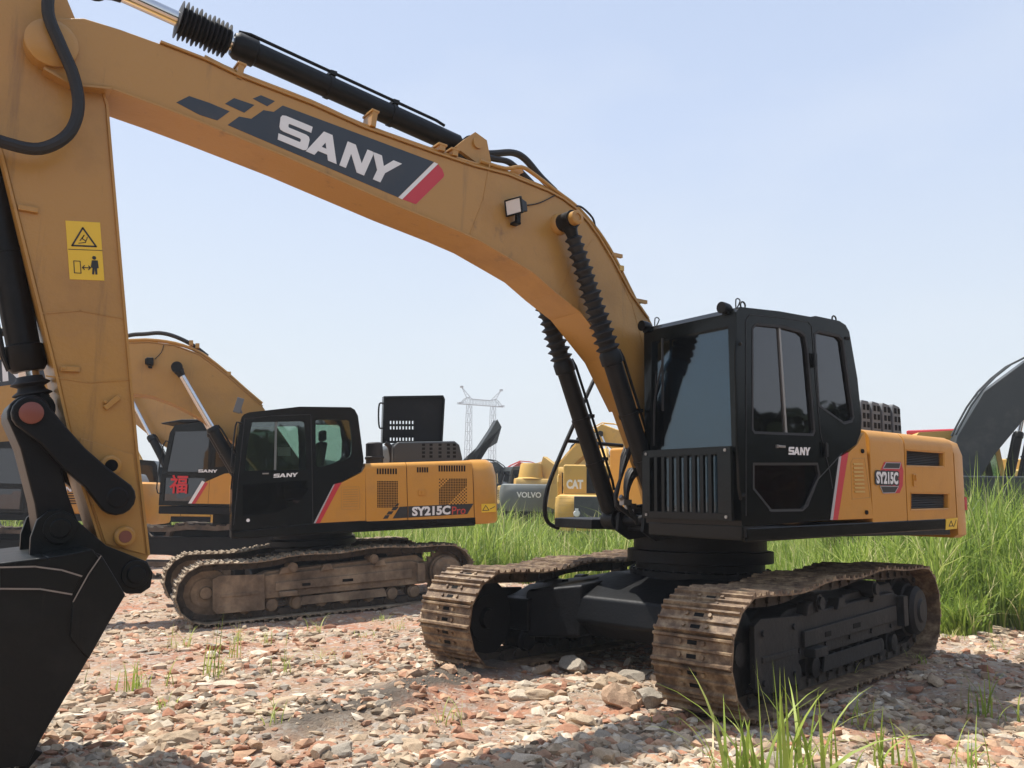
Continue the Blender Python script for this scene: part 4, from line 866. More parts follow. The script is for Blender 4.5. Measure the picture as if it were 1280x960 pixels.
g = ribbon(P2y([(853, 98), (1046, 95), (1051, 106), (1043, 250)], .36), .03, .29, .42); q = ribbon(P2y([(853, 98), (848, 250)], .36), .03, .29, .42); g.add(q.v, q.f); g.build('cover_rim', M['black'], oc_)
carve_c = []
for zz in (176, 194, 232):
    for k in range(8):
        x = 872+k*10.5; g = MB(); g.prism(P2y([(x, zz), (x+6.5, zz), (x+6.5, zz+11), (x, zz+11)], .32), .2, .5); carve_c.append(g)
for mod in list(oc_.modifiers): oc_.modifiers.remove(mod)
mm = MB()
for c in carve_c: mm.add(c.v, c.f)
carve(oc_, [mm])
g = MB(); g.tube([F2.U(q, 1, .38) for q in y4([(850, 118), (838, 120), (835, 160), (838, 198), (848, 200)])], .014, 8); g.build('cover_handle', M['black_satin'], oc_)
a = F2.U(y4([(822, 322)])[0], 1, .6); b = F2.U(y4([(822, 248)])[0], 1, .6); g = MB(); g.lathe((a.x, .6, zh2-.02), (a.x, .6, b.z), [(0, .14), (.1, .14), (.11, .155), (.14, .155), (.15, .14), (b.z-zh2+.0, .135), (b.z-zh2+.02, .1)], 20); g.build('air_filter', M['rubber'], E2)
g = MB(); g.tube([F2.U(q, 1, .5) for q in y4([(858, 250), (872, 262), (880, 300), (876, 322)])], .04, 10); g.build('intake_hose', M['rubber'], E2)
g = MB(); p = F2.U(y4([(985, 238)])[0], 1, .2); g.cyl((p.x, .2, p.z-.1), (p.x, .2, p.z+.02), .09, 16); g.build('exhaust_cap', M['pale_yellow'], E2)
g = MB(); g.bb(xf2-.05, xf2-1.3, -1.33, -.5, zt2, 1.95); g.build('tool_box', M['yellow'], E2, bevel=.03)
g = MB(); g.bb(xf2-.9, xa1, -.45, .36, zt2, 1.8); g.bb(xf2-1.75, xa1+.1, -1.3, .8, zt2, 2.0); g.build('pump_housing', M['black_satin'], E2, bevel=.02)
# boom 2
top2 = c3([(-420, 330), (-330, 250), (-200, 175), (0, 118), (120, 105), (510, 92), (600, 90), (700, 103), (800, 140), (900, 215), (985, 290), (1050, 345)]) + [(375, 575), (392, 625)]
bot2 = [(345, 640), (320, 585)] + c3([(935, 490), (870, 450), (810, 400), (750, 365), (680, 330), (600, 302), (540, 296), (215, 345), (0, 378), (-200, 395), (-330, 400), (-420, 380)])
t2 = F2.P(top2, BY); b2 = F2.P(bot2, BY)
g = MB(); g.prism(t2+b2, -BY, BY); boom2 = g.build('boom', M['yellow_boom'], E2, bevel=.01)
g = strip(t2[3:12], -BY-.015, BY+.015, .014, -1); g.build('top_plate', M['yellow_boom'], boom2)
for y, up in ((BY-.03, .05), (BY-.12, .05), (-BY+.05, .05)):
    g = MB(); g.tube([(a, y, b+up) for a, b in t2[4:12]], .02, 8); g.build('boom_pipe', M['yellow_boom'], boom2)
g = MB(); g.prism(F2.P(c3([(-260, 190), (130, 142), (176, 142), (200, 238), (-260, 300)]), BY), BY, BY+.002); dc2 = g.build('decal', M['navy'], boom2)
g = MB(); sany(g, F2.P(c3([(-195, 185), (180, 148), (192, 222), (-200, 275)]), BY), BY+.002, BY+.004); g.build('lettering', M['white'], dc2)
g = MB(); g.tube([F2.U(q, 1, 0) for q in c3([(-150, 60), (90, 42), (150, 62), (300, 110), (420, 118)])], .07, 10, 2); g.build('hydraulic_cylinder', M['black_satin'], boom2)
g = MB()
for y in (.05, -.08): g.tube([F2.U(q, 1, y) for q in c3([(420, 95), (515, 62), (580, 56), (640, 52), (700, 66), (770, 100), (830, 145)])], .033, 8, 5)
g.build('hydraulic_hose', M['rubber'], boom2)
for q in c3([(915, 220), (765, 96), (790, 108)]):
    p = F2.U(q, 1, .1); g = MB(); g.box(p, (.06, .3, .07)); g.build('hose_clamp', M['yellow_boom'], boom2)
p = F2.U(c3([(600, 166)])[0], 1, BY+.08); g = MB(); g.box(p, (.1, .13, .11)); g.cyl((p.x+.05, p.y, p.z), (p.x+.07, p.y, p.z), .05, 12); g.box((p.x, BY+.03, p.z-.08), (.06, .07, .03)); g.build('work_lamp', M['black_satin'], boom2, bevel=.015)
g = MB(); g.tube([F2.U(q, 1, BY+.02) for q in c3([(618, 158), (645, 130), (655, 100)])], .006, 6); g.build('lamp_cable', M['rubber'], boom2)
A = F2.U(c3([(1000, 690)])[0], 1, .46); B = F2.U(c3([(708, 190)])[0], 1, .46); C_ = F2.U(c3([(848, 428)])[0], 1, .46)
cylinder_ram(E2, A, B, (C_-A).length/(B-A).length, .085, .048, M['black_satin'], None)
cylinder_ram(E2, (A.x, -.46, A.z), (B.x, -.46, B.z), (C_-A).length/(B-A).length, .085, .048, M['black_satin'], None)
g = MB(); g.cyl((B.x, -.5, B.z), (B.x, .5, B.z), .05, 16); g.build('boom_pin', M['black_satin'], E2)
# stick and bucket beyond the left edge of the photograph
tipx, tipz = t2[0]; g = MB(); g.prism([(tipx-.4, tipz+.35), (tipx+.2, tipz+.2), (tipx+.55, tipz-.1), (tipx+.35, tipz-2.3), (tipx+.1, tipz-2.35), (tipx-.25, tipz-.3)], -.17, .17); g.build('stick', M['yellow_boom'], E2, bevel=.01)
zb = tipz-2.4; g = MB(); g.prism([(tipx+.6, zb+.2), (tipx+.5, zb-.5), (tipx+.1, zb-.9), (tipx-.5, zb-.95), (tipx-.45, zb-.7), (tipx-.1, zb-.2), (tipx+.1, zb+.15)], -.55, .55); g.build('bucket', M['bucket'], E2, bevel=.02)

# ------------------------------------------------------------------ machines further back: measured in metres in their own frame
def lipless(pts): return pts
def far_excavator(label, px, dist, face, c, boompts=None, tint='black', body='yellow', group=None, z=-.3, cabcol='black', cwcol=None, text=None, stick=None, bucketpts=None, scale=1.0, name='excavator', cabin=True, boomcol=None, cyls=True, slew=.05, decal=None, cover=None, glassm='glass_dark', ht=0):
    """face: heading in degrees relative to the line of sight; 0 = facing away, 90 = facing picture-left, 180 = facing camera"""
    x, y = at_dist(px, dist); d = Vector((x-CAMP[0], y-CAMP[1], 0)).normalized(); base = math.atan2(d.y, d.x)
    Mx = Matrix.Translation((x, y, z)) @ Matrix.Rotation(base+math.radians(face), 4, 'Z') @ Matrix.Scale(scale, 4)
    R = empty(name, Mx, label, 'excavator', group)
    bm = M[body]; boomm = M[boomcol or body]
    for s in (-1, 1):
        P, Ln = resample(track_path(2.2), 44); pr = []
        for i in range(44):
            a = P[i]; b = P[(i+1) % 44]; dd = (b-a); nr = Vector((dd.y, -dd.x)).normalized(); pr += [tuple(a+nr*.0), tuple(a.lerp(b, .1)+nr*.03), tuple(a.lerp(b, .35)+nr*.03), tuple(a.lerp(b, .45)+nr*.0)]
        inn = [tuple(p) for p in inset([tuple(p) for p in P], .09)]
        g = MB(); n = len(pr); vs = [(a, s*1.19-.3, b) for a, b in pr]+[(a, s*1.19+.3, b) for a, b in pr]; g.add(vs, [(i, (i+1) % n, (i+1) % n+n, i+n) for i in range(n)])
        for k in (-.3, .3):
            b0 = len(g.v); g.v += [(a, s*1.19+k, b) for a, b in pr]; g.v += [(a, s*1.19+k, b) for a, b in inn for _ in (0,)]
            for i in range(44):
                j = (i+1) % 44
                for q in range(4):
                    i4 = i*4+q; j4 = (i4+1) % n
                    if q < 3: g.f.append((b0+i4, b0+j4, b0+n+i)); g.mi.append(0)
                    else: g.f.append((b0+i4, b0+j4, b0+n+j, b0+n+i)); g.mi.append(0)
        b0 = len(g.v); g.v += [(a, s*1.19-.3, b) for a, b in inn]+[(a, s*1.19+.3, b) for a, b in inn]; mN = 44
        for i in range(mN): g.f.append((b0+i, b0+(i+1) % mN, b0+(i+1) % mN+mN, b0+i+mN)); g.mi.append(0)
        tr = g.build('track', M['far_track'], R, smooth=30)
        g = MB(); g.prism([(-1.5, .25), (1.5, .25), (1.45, .6), (-1.4, .66)], s*1.19-.15, s*1.19+.2); g.cyl((1.78, s*1.19-.1, .43), (1.78, s*1.19+.1, .43), .33, 20); g.cyl((-1.78, s*1.19-.1, .43), (-1.78, s*1.19+.3, .43), .3, 20); g.build('track_frame', M['frame_black'] if tint == 'black' else M['mudframe'], tr, bevel=.01)
    g = MB(); g.bb(-.8, .9, -1, 1, .4, .75); g.cyl((0, 0, .7), (0, 0, 1.12), .62, 24); g.build('undercarriage_frame', M['frame_black'], R, bevel=.02)
    sl = Matrix.Rotation(math.radians(slew), 4, 'Z')
    def fin(o): o.matrix_basis = sl @ o.matrix_basis; return o
    g = MB(); g.prism([(1.25, 1.38), (1.25, .4), (.8, .3), (.8, -.3), (1.2, -.4), (1.2, -1.35), (-2.3, -1.35), (-2.3, 1.38)], 1.08, 1.24, 'z'); fin(g.build('deck_frame', M['frame_black'], R, bevel=.02))
    g = MB(); g.prism([(-.45, 1.245), (-.45, 1.95), (-.55, 2.0), (-2.22, 1.98), (-2.22, 1.245)], -1.35, 1.38); hb = fin(g.build('engine_housing', bm, R, bevel=.05, seg=3))
    for s in (-1, 1):
        yy = 1.385 if s > 0 else -1.355
        g = MB()
        for xx, w, z0_, z1_ in ((-.95, .35, 1.5, 1.8), (-1.75, .5, 1.45, 1.8)):
            for k in range(6): g.box((xx, yy, z0_+(z1_-z0_)*k/5), (w, .012, .025))
        for xx in (-1.32, -.5): g.box((xx, yy, 1.6), (.012, .008, .66))
        g.build('vent_grille', M['void'], hb)
    cm = M[cwcol or body]
    xq = -2.23; outl = [(xq, 1.39), (xq-.22, 1.38), (xq-.38, 1.25), (xq-.5, .8), (xq-.56, 0), (xq-.5, -.8), (xq-.38, -1.25), (xq-.22, -1.38), (xq, -1.39)]
    g = MB(); vs = []; n = len(outl); ly = [(1.0, .05), (1.06, 0), (1.75, 0), (2.0, .06), (2.05, .16)]
    for zz, k in ly: vs += [(xq+(a-xq)*(1-k/.8), b*(1-k/1.39), zz) for a, b in outl]
    fs = [tuple(range(n)), tuple((len(ly)-1)*n+i for i in range(n-1, -1, -1))]
    for l in range(len(ly)-1):
        for i in range(n): j = (i+1) % n; fs.append((l*n+i, l*n+j, (l+1)*n+j, (l+1)*n+i))
    g.add(vs, fs); cwo = fin(g.build('counterweight', cm, R, smooth=45))
    g = MB(); g.prism([(-.95, 1.95), (-.98, 2.2), (-1.1, 2.3), (-2.0, 2.28), (-2.1, 2.1), (-2.1, 1.95)], -.9, .75); hm = fin(g.build('engine_hood', M['grey_plastic'] if cover is None else M[cover], R, bevel=.04))
    g = MB(); g.bb(1.1, -.4, -1.33, -.55, 1.245, 1.95); fin(g.build('tool_box', bm, R, bevel=.03))
    if cabin:
        cp = [(1.25, 1.25), (1.25, 1.8), (1.12, 2.75), (1.02, 2.92), (.5, 2.98), (-.42, 2.93), (-.52, 2.8), (-.62, 2.05), (-.5, 1.8), (-.42, 1.25)]
        g = MB(); g.prism(cp, .40, 1.385); cb = g.build('cab', M[cabcol], R); 
        cuts = []; q = MB(); q.prism(inset(cp, .06), .46, 1.325); cuts.append(q)
        w1 = [(1.13, 1.95), (1.02, 2.78), (.28, 2.80), (.26, 1.95)]; w2 = [(.12, 2.05), (.14, 2.8), (-.38, 2.78), (-.48, 2.2), (-.4, 2.1)]; w3 = [(1.15, 1.35), (1.15, 1.82), (.28, 1.82), (.28, 1.35)]
        for w in (w1, w2, w3): q = MB(); q.prism(w, .3, 1.5); cuts.append(q)
        q = MB(); q.prism([(.48, 1.4), (.50, 2.74), (1.29, 2.74), (1.31, 1.4)], 1.0, 1.5, 'x'); cuts.append(q)
        q = MB(); q.prism([(.52, 2.1), (.52, 2.75), (1.26, 2.75), (1.26, 2.1)], -.9, -.3, 'x'); cuts.append(q)
        carve(cb, cuts); fin(cb); bev(cb, .015)
        for w, y in ((w1, 1.36), (w2, 1.36), (w3, 1.36), (w1, .42), (w2, .42)):
            q = MB(); q.prism(inset(w, -.012), y-.004, y+.004); q.build('cab_window', M[glassm], cb)
        q = MB(); q.add([(1.22, .47, 1.35), (1.22, 1.32, 1.35), (1.22, 1.32, 1.8), (1.22, .47, 1.8), (1.09, 1.32, 2.78), (1.09, .47, 2.78)], [(0, 1, 2, 3), (3, 2, 4, 5)]); q.build('windscreen', M[glassm], cb, smooth=0)
        q = MB(); q.box((.3, .88, 1.75), (.5, .5, .5)); q.box((.02, .88, 2.2), (.14, .46, .8)); q.build('operator_seat', M['seat'], cb, bevel=.03)
        q = MB(); q.bb(.20, .205, 1.386, 1.392, 1.3, 2.85); q.bb(.2, 1.2, 1.386, 1.392, 1.885, 1.89); q.build('door_seam', M['void'], cb)
        q = MB(); q.tube([(1.2, 1.38, 1.5), (1.3, 1.42, 1.6), (1.22, 1.42, 2.5), (1.1, 1.38, 2.55)], .014, 6); q.build('grab_rail', M['black_satin'], cb)
    # boom: centre line with heights -> outline
    if boompts:
        L_, Rr = [], []
        n = len(boompts)
        for i, (bx, bz, h) in enumerate(boompts):
            a = Vector(boompts[max(i-1, 0)][:2]); b = Vector(boompts[min(i+1, n-1)][:2]); dd = (b-a).normalized(); q = Vector((-dd.y, dd.x)); p = Vector((bx, bz)); L_.append(tuple(p+q*h/2)); Rr.append(tuple(p-q*h/2))
        g = MB(); g.prism(L_+Rr[::-1], -.24, .24); bo = fin(g.build('boom', boomm, R, bevel=.02))
        for y in (-.15, .15): g = MB(); g.tube([(a, y, b+.05) for a, b in (L_ if L_[n//2][1] > Rr[n//2][1] else Rr)[1:]], .022, 6); g.build('boom_pipe', boomm, bo)
        if cyls:
            k = n//2; bx, bz, h = boompts[k]
            for s in (-1, 1): o = cylinder_ram(R, (1.15, s*.42, 1.35), (bx, s*.42, bz), .6, .08, .045, M[ 'black_satin' if tint == 'black' else tint], None); fin(o)
        if decal:
            quad, col_, tx = decal; g = MB(); g.prism(quad, .24, .243); g.prism(quad, -.243, -.24); de = g.build('decal', M[col_], bo)
            if tx:
                ins = inset(quad, .03); tcol, t_ = tx
                g = MB(); (sany(g, quad_tl(ins), .243, .246) if t_ == 'SANY' else text_mb(g, t_, quad_tl(ins), 0, .246, .03)); g.build('lettering', M[tcol], bo, smooth=0)
                g = MB(); text_mb(g, t_, quad_tl(ins, True), 0, -.246, .03); g.build('lettering', M[tcol], bo, smooth=0)
    if stick:
        g = MB(); g.prism(stick, -.17, .17); fin(g.build('stick', boomm, R, bevel=.015))
        if boompts:
            bx, bz, h = boompts[n//2+1 if n > 3 else 1]; sx_, sz_ = stick[0]
            o = cylinder_ram(R, (bx, 0, bz+h/2+.25), (sx_, 0, sz_), .6, .08, .045, M['black_satin'], None); fin(o)
    if bucketpts:
        g = MB(); g.prism(bucketpts, -.5, .5); fin(g.build('bucket', M['bucket'] if tint == 'black' else M[tint], R, bevel=.03))
    if text:
        tx, tcol, quad, where = text
        g = MB()
        if where == 'rear':
            text_mb(g, tx, quad, 0, 0, .03)
            g.v = [(-2.80, -a, b) for a, _, b in g.v]
            g.v = [(-2.80-.0, a, b) for _, a, b in g.v]
        else:
            text_mb(g, tx, quad, 0, 1.395 if where == 'side' else 1.39, .03)
        o = fin(g.build('lettering', M[tcol], cwo if where != 'cab' else R, smooth=0))
    return R, sl
def quad_tl(q, flip=False):
    xs = sorted(q, key=lambda p: -p[0]); l = sorted(xs[:2], key=lambda p: -p[1]); r = sorted(xs[2:], key=lambda p: -p[1])
    return [l[0], r[0], r[1], l[1]] if not flip else [r[0], l[0], l[1], r[1]]
BOOM_UP = [(.15, 1.7, .45), (.7, 2.7, .7), (1.3, 3.5, .85), (2.0, 4.05, .85), (3.2, 4.2, .65), (4.6, 4.0, .5), (5.3, 3.8, .3)]
STICK_DN = [(4.9, 4.3), (5.35, 4.15), (5.7, 3.6), (5.25, 1.5), (5.05, 1.45), (4.95, 3.6)]
BKT = [(5.4, 1.5), (5.5, 1.0), (5.1, .45), (4.5, .2), (4.45, .45), (4.8, .9), (5.0, 1.45)]
LETS = [(1.0, 1.62), (.55, 1.62), (.55, 1.5), (1.0, 1.5)]
# third machine: black cab with the red paper character
E3, sl3 = far_excavator('yellow excavator behind the side-on one, black cab door with a red paper character', 304, 20, 69, 0, [(.15, 1.7, .45), (1.0, 2.5, .75), (1.75, 3.1, 1.0), (2.6, 3.7, .95), (3.8, 4.0, .7), (5.6, 4.1, .5), (7.0, 4.0, .3)], z=-.08, stick=[(a+1.7, b) for a, b in STICK_DN], bucketpts=[(a+1.7, b) for a, b in BKT], group=None, boomcol='yellow_boom')
g = MB(); g.prism([(.55, 1.30), (-.38, 1.30), (-.36, 1.95), (-.1, 1.92), (.3, 1.74)], 1.386, 1.39); pn = g.build('side_panel', M['yellow'], E3); pn.matrix_local = sl3
g = MB(); g.prism([(.62, 1.30), (.55, 1.30), (.30, 1.74), (.36, 1.77)], 1.388, 1.393); g.build('stripe', M['white'], pn)
g = MB(); g.prism([(.55, 1.30), (.47, 1.30), (.23, 1.72), (.30, 1.74)], 1.388, 1.393); g.build('stripe', M['red'], pn)
g = MB(); text_mb(g, '福', [(1.04, 1.88), (.66, 1.88), (.66, 1.50), (1.04, 1.50)], 0, 1.395, .02); o = g.build('paper_character', M['fured'], E3, smooth=0); o.matrix_local = sl3
g = MB(); sany(g, [(.45, 2.0), (.05, 2.0), (.05, 1.94), (.45, 1.94)], 1.39, 1.394); o = g.build('lettering', M['white'], E3); o.matrix_local = sl3
g = MB(); g.prism([(1.3, 2.93), (1.35, 2.96), (.9, 3.04), (.2, 3.05), (.2, 3.0), (1.1, 2.97)], .42, 1.36); o = g.build('roof_visor', M['black_satin'], E3, bevel=.01); o.matrix_local = sl3
# fourth and fifth, seen behind the big arm's linkage
E4, sl4 = far_excavator('farther yellow excavator seen through the big machine\'s bucket linkage', 66, 25, 72, 0, BOOM_UP, z=-.35, stick=STICK_DN, bucketpts=BKT, boomcol='yellow_boom')
g = MB(); sany(g, [(-.4, 1.9), (-1.0, 1.9), (-1.0, 1.78), (-.4, 1.78)], 1.40, 1.404); o = g.build('lettering', M['white'], E4); o.matrix_local = sl4
far_excavator('farthest yellow excavator on the left, showing between the arm and the black cabs', 190, 30, 72, 0, BOOM_UP, z=-.5, stick=STICK_DN, bucketpts=BKT, boomcol='cat_yellow', body='cat_yellow')
# grey one with folded arm, in the distance right of the side-on machine
FOLD = [(.1, 1.7, .5), (.9, 2.7, .75), (1.9, 3.1, .75), (3.0, 2.6, .6), (3.7, 2.1, .4)]
SFOLD = [(3.2, 2.5), (4.2, 1.6), (2.1, 4.5), (1.7, 4.9), (1.75, 4.2)]
far_excavator('grey excavator in the distance with its dark arm folded upright', 648, 38, 118, 0, [(.1, 1.7, .5), (.6, 2.3, .7), (1.3, 2.8, .75), (2.1, 2.8, .65), (2.9, 2.4, .45)], tint='dark_grey', body='mid_grey', boomcol='dark_grey', cabcol='dark_grey', stick=[(2.9, 3.0), (3.3, 2.2), (2.8, 1.9), (2.2, 3.5), (1.5, 4.5), (1.2, 5.0), (1.0, 4.7), (1.2, 4.0)], z=-.1, cwcol='mid_grey', decal=([(2.6, 2.75), (1.6, 3.0), (1.6, 2.72), (2.6, 2.47)], 'dark_grey', ('white', 'VOLVO')))
VR, sv = far_excavator('grey excavator with a broad rounded counterweight carrying white letters', 662, 36, 5, 0, [(.1, 1.7, .5), (1.2, 1.9, .5), (2.6, 1.7, .45), (3.6, 1.3, .3)], tint='dark_grey', body='pale_yellow', boomcol='pale_yellow', cabcol='pale_yellow', cwcol='mid_grey', z=0, cyls=False, cabin=False, cover='pale_yellow')
g = MB(); text_mb(g, 'VOLVO', [(-.75, 1.74), (.20, 1.74), (.20, 1.52), (-.75, 1.52)], 0, 0, .03); g.v = [(-2.815, -a, b) for a, _, b in g.v]; g.build('lettering', M['white'], VR, smooth=0)
g = MB(); g.lathe((-1.5, .1, 2.28), (-1.5, .1, 3.1), [(0, .62), (.05, .5), (.55, .42), (.62, .38)], 20); g.build('engine_hood', M['cat_yellow'], VR, smooth=30)
far_excavator('red excavator far behind the grey counterweight', 705, 44, 85, 0, [(.1, 1.7, .5), (1.0, 2.8, .8), (2.2, 3.1, .8), (3.6, 2.3, .6), (4.6, 2.0, .4)], body='redpaint', boomcol='redpaint', cabcol='redpaint', z=-.1, stick=[(4.6, 2.6), (4.9, 2.2), (3.5, 1.6), (3.2, 1.9)], cover='redpaint')
# yellow machines seen past the boom cylinders
far_excavator('pale yellow excavator with hunched arm left of the dark-backed yellow one', 800, 33, 68, 0, [(.1, 1.7, .5), (.7, 2.7, .8), (1.5, 3.2, .9), (2.6, 3.2, .7), (3.6, 2.7, .5)], body='pale_yellow', boomcol='pale_yellow', cabcol='pale_yellow', z=-.4, stick=[(3.5, 3.2), (4.1, 3.6), (4.2, 3.3), (3.9, 1.6), (3.6, 1.5), (3.6, 2.6)], bucketpts=[(3.9, 1.6), (4.1, 1.1), (3.6, .6), (3.2, .7), (3.6, 1.4)], cover='pale_yellow')
CR_, sc_ = far_excavator('yellow excavator seen from behind, black grille panel on its rear with hanging chains', 752, 28, 0, 0, [(.1, 1.7, .5), (.9, 2.7, .7), (1.9, 3.3, .8), (3.2, 3.3, .6), (4.6, 2.9, .4)], body='cat_yellow', boomcol='cat_yellow', cabcol='cat_yellow', z=-.45, cover='cat_yellow')
g = MB(); g.bb(-2.15, -.95, -.95, 1.15, 1.98, 2.95); rh_ = g.build('rear_housing', M['cat_yellow'], CR_, bevel=.06)
for a_, b_ in ((.05, .45), (-.75, -.2)):
    g = MB(); g.bb(-2.17, -2.15, a_, b_, 2.1, 2.85); g.build('housing_window', M['void'], rh_, bevel=.01)
g = MB(); g.tube([(-2.2, -1.2, 1.98), (-2.2, -1.2, 2.7), (-1.0, -1.2, 2.7), (-1.0, -1.2, 1.98)], .025, 6); g.tube([(-2.2, 1.3, 1.98), (-2.2, 1.3, 2.6), (-1.0, 1.3, 2.6)], .025, 6); g.build('handrail', M['cat_yellow'], CR_)
g = MB()
for k in range(9): g.bb(-2.795, -2.79, -1.25, 1.25, 1.12+.1*k, 1.13+.1*k)
g.build('counterweight_seams', M['pale_yellow'], CR_)
g = MB(); g.bb(-2.83, -2.78, -.80, .80, 1.15, 2.0); bp_ = g.build('rear_grille', M['greyhood2'], CR_, bevel=.04)
for s in (-1, 1):
    g = MB(); g.lathe((-2.86, s*.72, 1.5), (-2.82, s*.72, 1.5), [(0, .08), (.03, .1)], 12); g.box((-2.84, s*.72, 1.62), (.03, .1, .06)); g.build('reflector', M['white'], bp_)
    g = MB(); g.tube([(-2.86, s*.75, 1.25), (-2.9, s*.78, 1.1), (-2.86, s*.85, .8)], .02, 6); g.build('chain', M['steel'], CR_)
g = MB(); text_mb(g, 'CAT', [(-1.05, 2.5), (-.55, 2.5), (-.55, 2.22), (-1.05, 2.22)], 0, 0, .05); g.v = [(-2.30, -a, b) for a, _, b in g.v]
g.v = [(-2.155, b_+0, c_z) for _, b_, c_z in g.v]; g.build('lettering', M['white'], CR_, smooth=0)
far_excavator('yellow excavator whose raised angled arm shows just left of the big boom', 836, 31, 75, 0, [(.1, 1.7, .5), (.7, 2.9, .8), (1.4, 3.8, .9), (2.4, 4.3, .7), (3.4, 3.6, .5), (4.1, 2.9, .4)], body='cat_yellow', boomcol='cat_yellow', cabcol='cat_yellow', z=-.4, cover='cat_yellow', stick=[(3.9, 3.4), (4.3, 3.3), (4.6, 1.6), (4.3, 1.5)], decal=([(3.2, 4.0), (2.6, 4.4), (2.5, 4.15), (3.1, 3.75)], 'ink', ('white', 'CAT')))
# right edge: dark grey arm in front of yellow cabs
far_excavator('excavator at the right edge with a dark grey arched arm and bright cylinder', 1186, 20, -76, 0, [(.15, 1.7, .45), (.5, 2.6, .78), (1.05, 3.4, .92), (1.8, 4.0, .9), (2.9, 4.2, .6), (4.6, 4.0, .5), (5.3, 3.8, .3)], body='dark_grey', boomcol='dark_grey', cabcol='cat_yellow', z=.05, cyls=True, glassm='glass_green', cover='dark_grey')
BR_, sb_ = far_excavator('pale yellow excavator with a red beacon bar on its cab roof', 1195, 27, 80, 0, None, body='pale_yellow', cabcol='pale_yellow', z=.4, glassm='glass', cover='pale_yellow')
g = MB(); g.bb(1.0, -.3, .7, .95, 3.0, 3.12); g.build('beacon_bar', M['beacon'], BR_, bevel=.04)

for px_, d_, f_, bc in ((18, 40, 75, 'cat_yellow'), (630, 60, 80, 'cat_yellow'), (700, 56, 100, 'pale_yellow'), (1168, 48, 95, 'cat_yellow'), (560, 74, 85, 'pale_yellow'), (652, 70, 70, 'pale_yellow'), (612, 52, 110, 'cat_yellow'), (722, 47, 70, 'pale_yellow'), (40, 52, 95, 'pale_yellow'), (1110, 64, 80, 'pale_yellow')):
    far_excavator('yellow excavator in the farthest row, mostly hidden by grass and nearer machines', px_, d_, f_, 0, FOLD, body=bc, boomcol=bc, cabcol='black' if px_ in (18, 1168) else bc, z=.1, group='excavators in the farthest row', stick=[(3.5, 2.5), (4.0, 2.4), (3.9, 1.0), (3.6, 1.0)], cover=bc)
# ------------------------------------------------------------------ ground, rubble, plants
E2c = Vector((-.076, -7.745)); yw2 = -.266+.1
def sm(t): t = max(0, min(1, t)); return t*t*(3-2*t)
def gh0(x, y):
    d = math.hypot(x-E2c.x, y-E2c.y); u = (x-E2c.x)*math.cos(yw2)+(y-E2c.y)*math.sin(yw2)
    p2 = -.287-.055*max(-3, min(3, u)); w2 = math.exp(-(d/4.2)**4)
    d1 = math.hypot(x+.7, y+.2); w1 = math.exp(-(d1/6.5)**4); far = -.30-.10*min(1, max(0, (d1-9)/18))
    # near the camera stays level with the first machine
    wc = math.exp(-(math.hypot(x-4.5, y-2)/5.5)**4)
    b = -.09; wt = max(w1, wc)
    base = far*(1-wt)+b*wt
    rx, ry = x-CAMP[0], y-CAMP[1]; dep = (rx*CF.x+ry*CF.y)/math.hypot(CF.x, CF.y); px = 640+FPX*(rx*CR.x+ry*CR.y)/max(dep, .5)
    if dep > 10.5: base += .62*sm((dep-10.8)/5)*sm((px-950)/220) + .3*sm((dep-17)/6)*sm((px-500)/120)*sm((900-px)/150)
    return base*(1-w2)+p2*w2
MA, MB_ = ground_at(385, 905), ground_at(610, 838)
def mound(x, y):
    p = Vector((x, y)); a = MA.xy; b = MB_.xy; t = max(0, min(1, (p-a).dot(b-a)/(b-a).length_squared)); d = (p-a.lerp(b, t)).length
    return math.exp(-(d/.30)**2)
def gh(x, y):
    h = gh0(x, y); v = Vector((x, y, 0))
    h += .05*noise.noise(v*.35)+.035*noise.noise(v*1.3+Vector((7, 3, 1)))+.022*noise.noise(v*3.7)+.012*noise.noise(v*9)
    h += mound(x, y)*(.07+.05*noise.noise(v*4.1))
    return h-.01
def lines(c, half, step, far):
    a = list(np.arange(-half, half+1e-6, step)); e = half; s = step
    while e < far: s *= 1.16; e += s; a.append(e); a.insert(0, -e)
    return np.array(a)+c
xs = lines(2.0, 7.0, .055, 900); ys = lines(-2.0, 9.0, .055, 900)
nx, ny = len(xs), len(ys)
V = np.zeros((ny, nx, 3), np.float32)
for j, y in enumerate(ys):
    for i, x in enumerate(xs): V[j, i] = (x, y, gh(x, y))
idx = np.arange(nx*ny).reshape(ny, nx); Fq = np.stack([idx[:-1, :-1], idx[:-1, 1:], idx[1:, 1:], idx[1:, :-1]], -1).reshape(-1, 4)
def np_mesh(name, V, F, mats, smooth=True, attr=None):
    me = bpy.data.meshes.new(name); V = np.asarray(V, np.float32).reshape(-1, 3); F = np.asarray(F, np.int32); k = F.shape[1]
    me.vertices.add(len(V)); me.vertices.foreach_set('co', V.ravel()); me.loops.add(F.size); me.loops.foreach_set('vertex_index', F.ravel())
    me.polygons.add(len(F)); me.polygons.foreach_set('loop_start', np.arange(len(F), dtype=np.int32)*k); me.update(calc_edges=True)
    if smooth: me.polygons.foreach_set('use_smooth', np.ones(len(F), bool))
    else: me.polygons.foreach_set('use_smooth', np.zeros(len(F), bool))
    if attr is not None:
        a = me.attributes.new('tint', 'FLOAT', 'POINT'); a.data.foreach_set('value', np.asarray(attr, np.float32))
    for m in mats if isinstance(mats, list) else [mats]: me.materials.append(m)
    me.validate(); return me
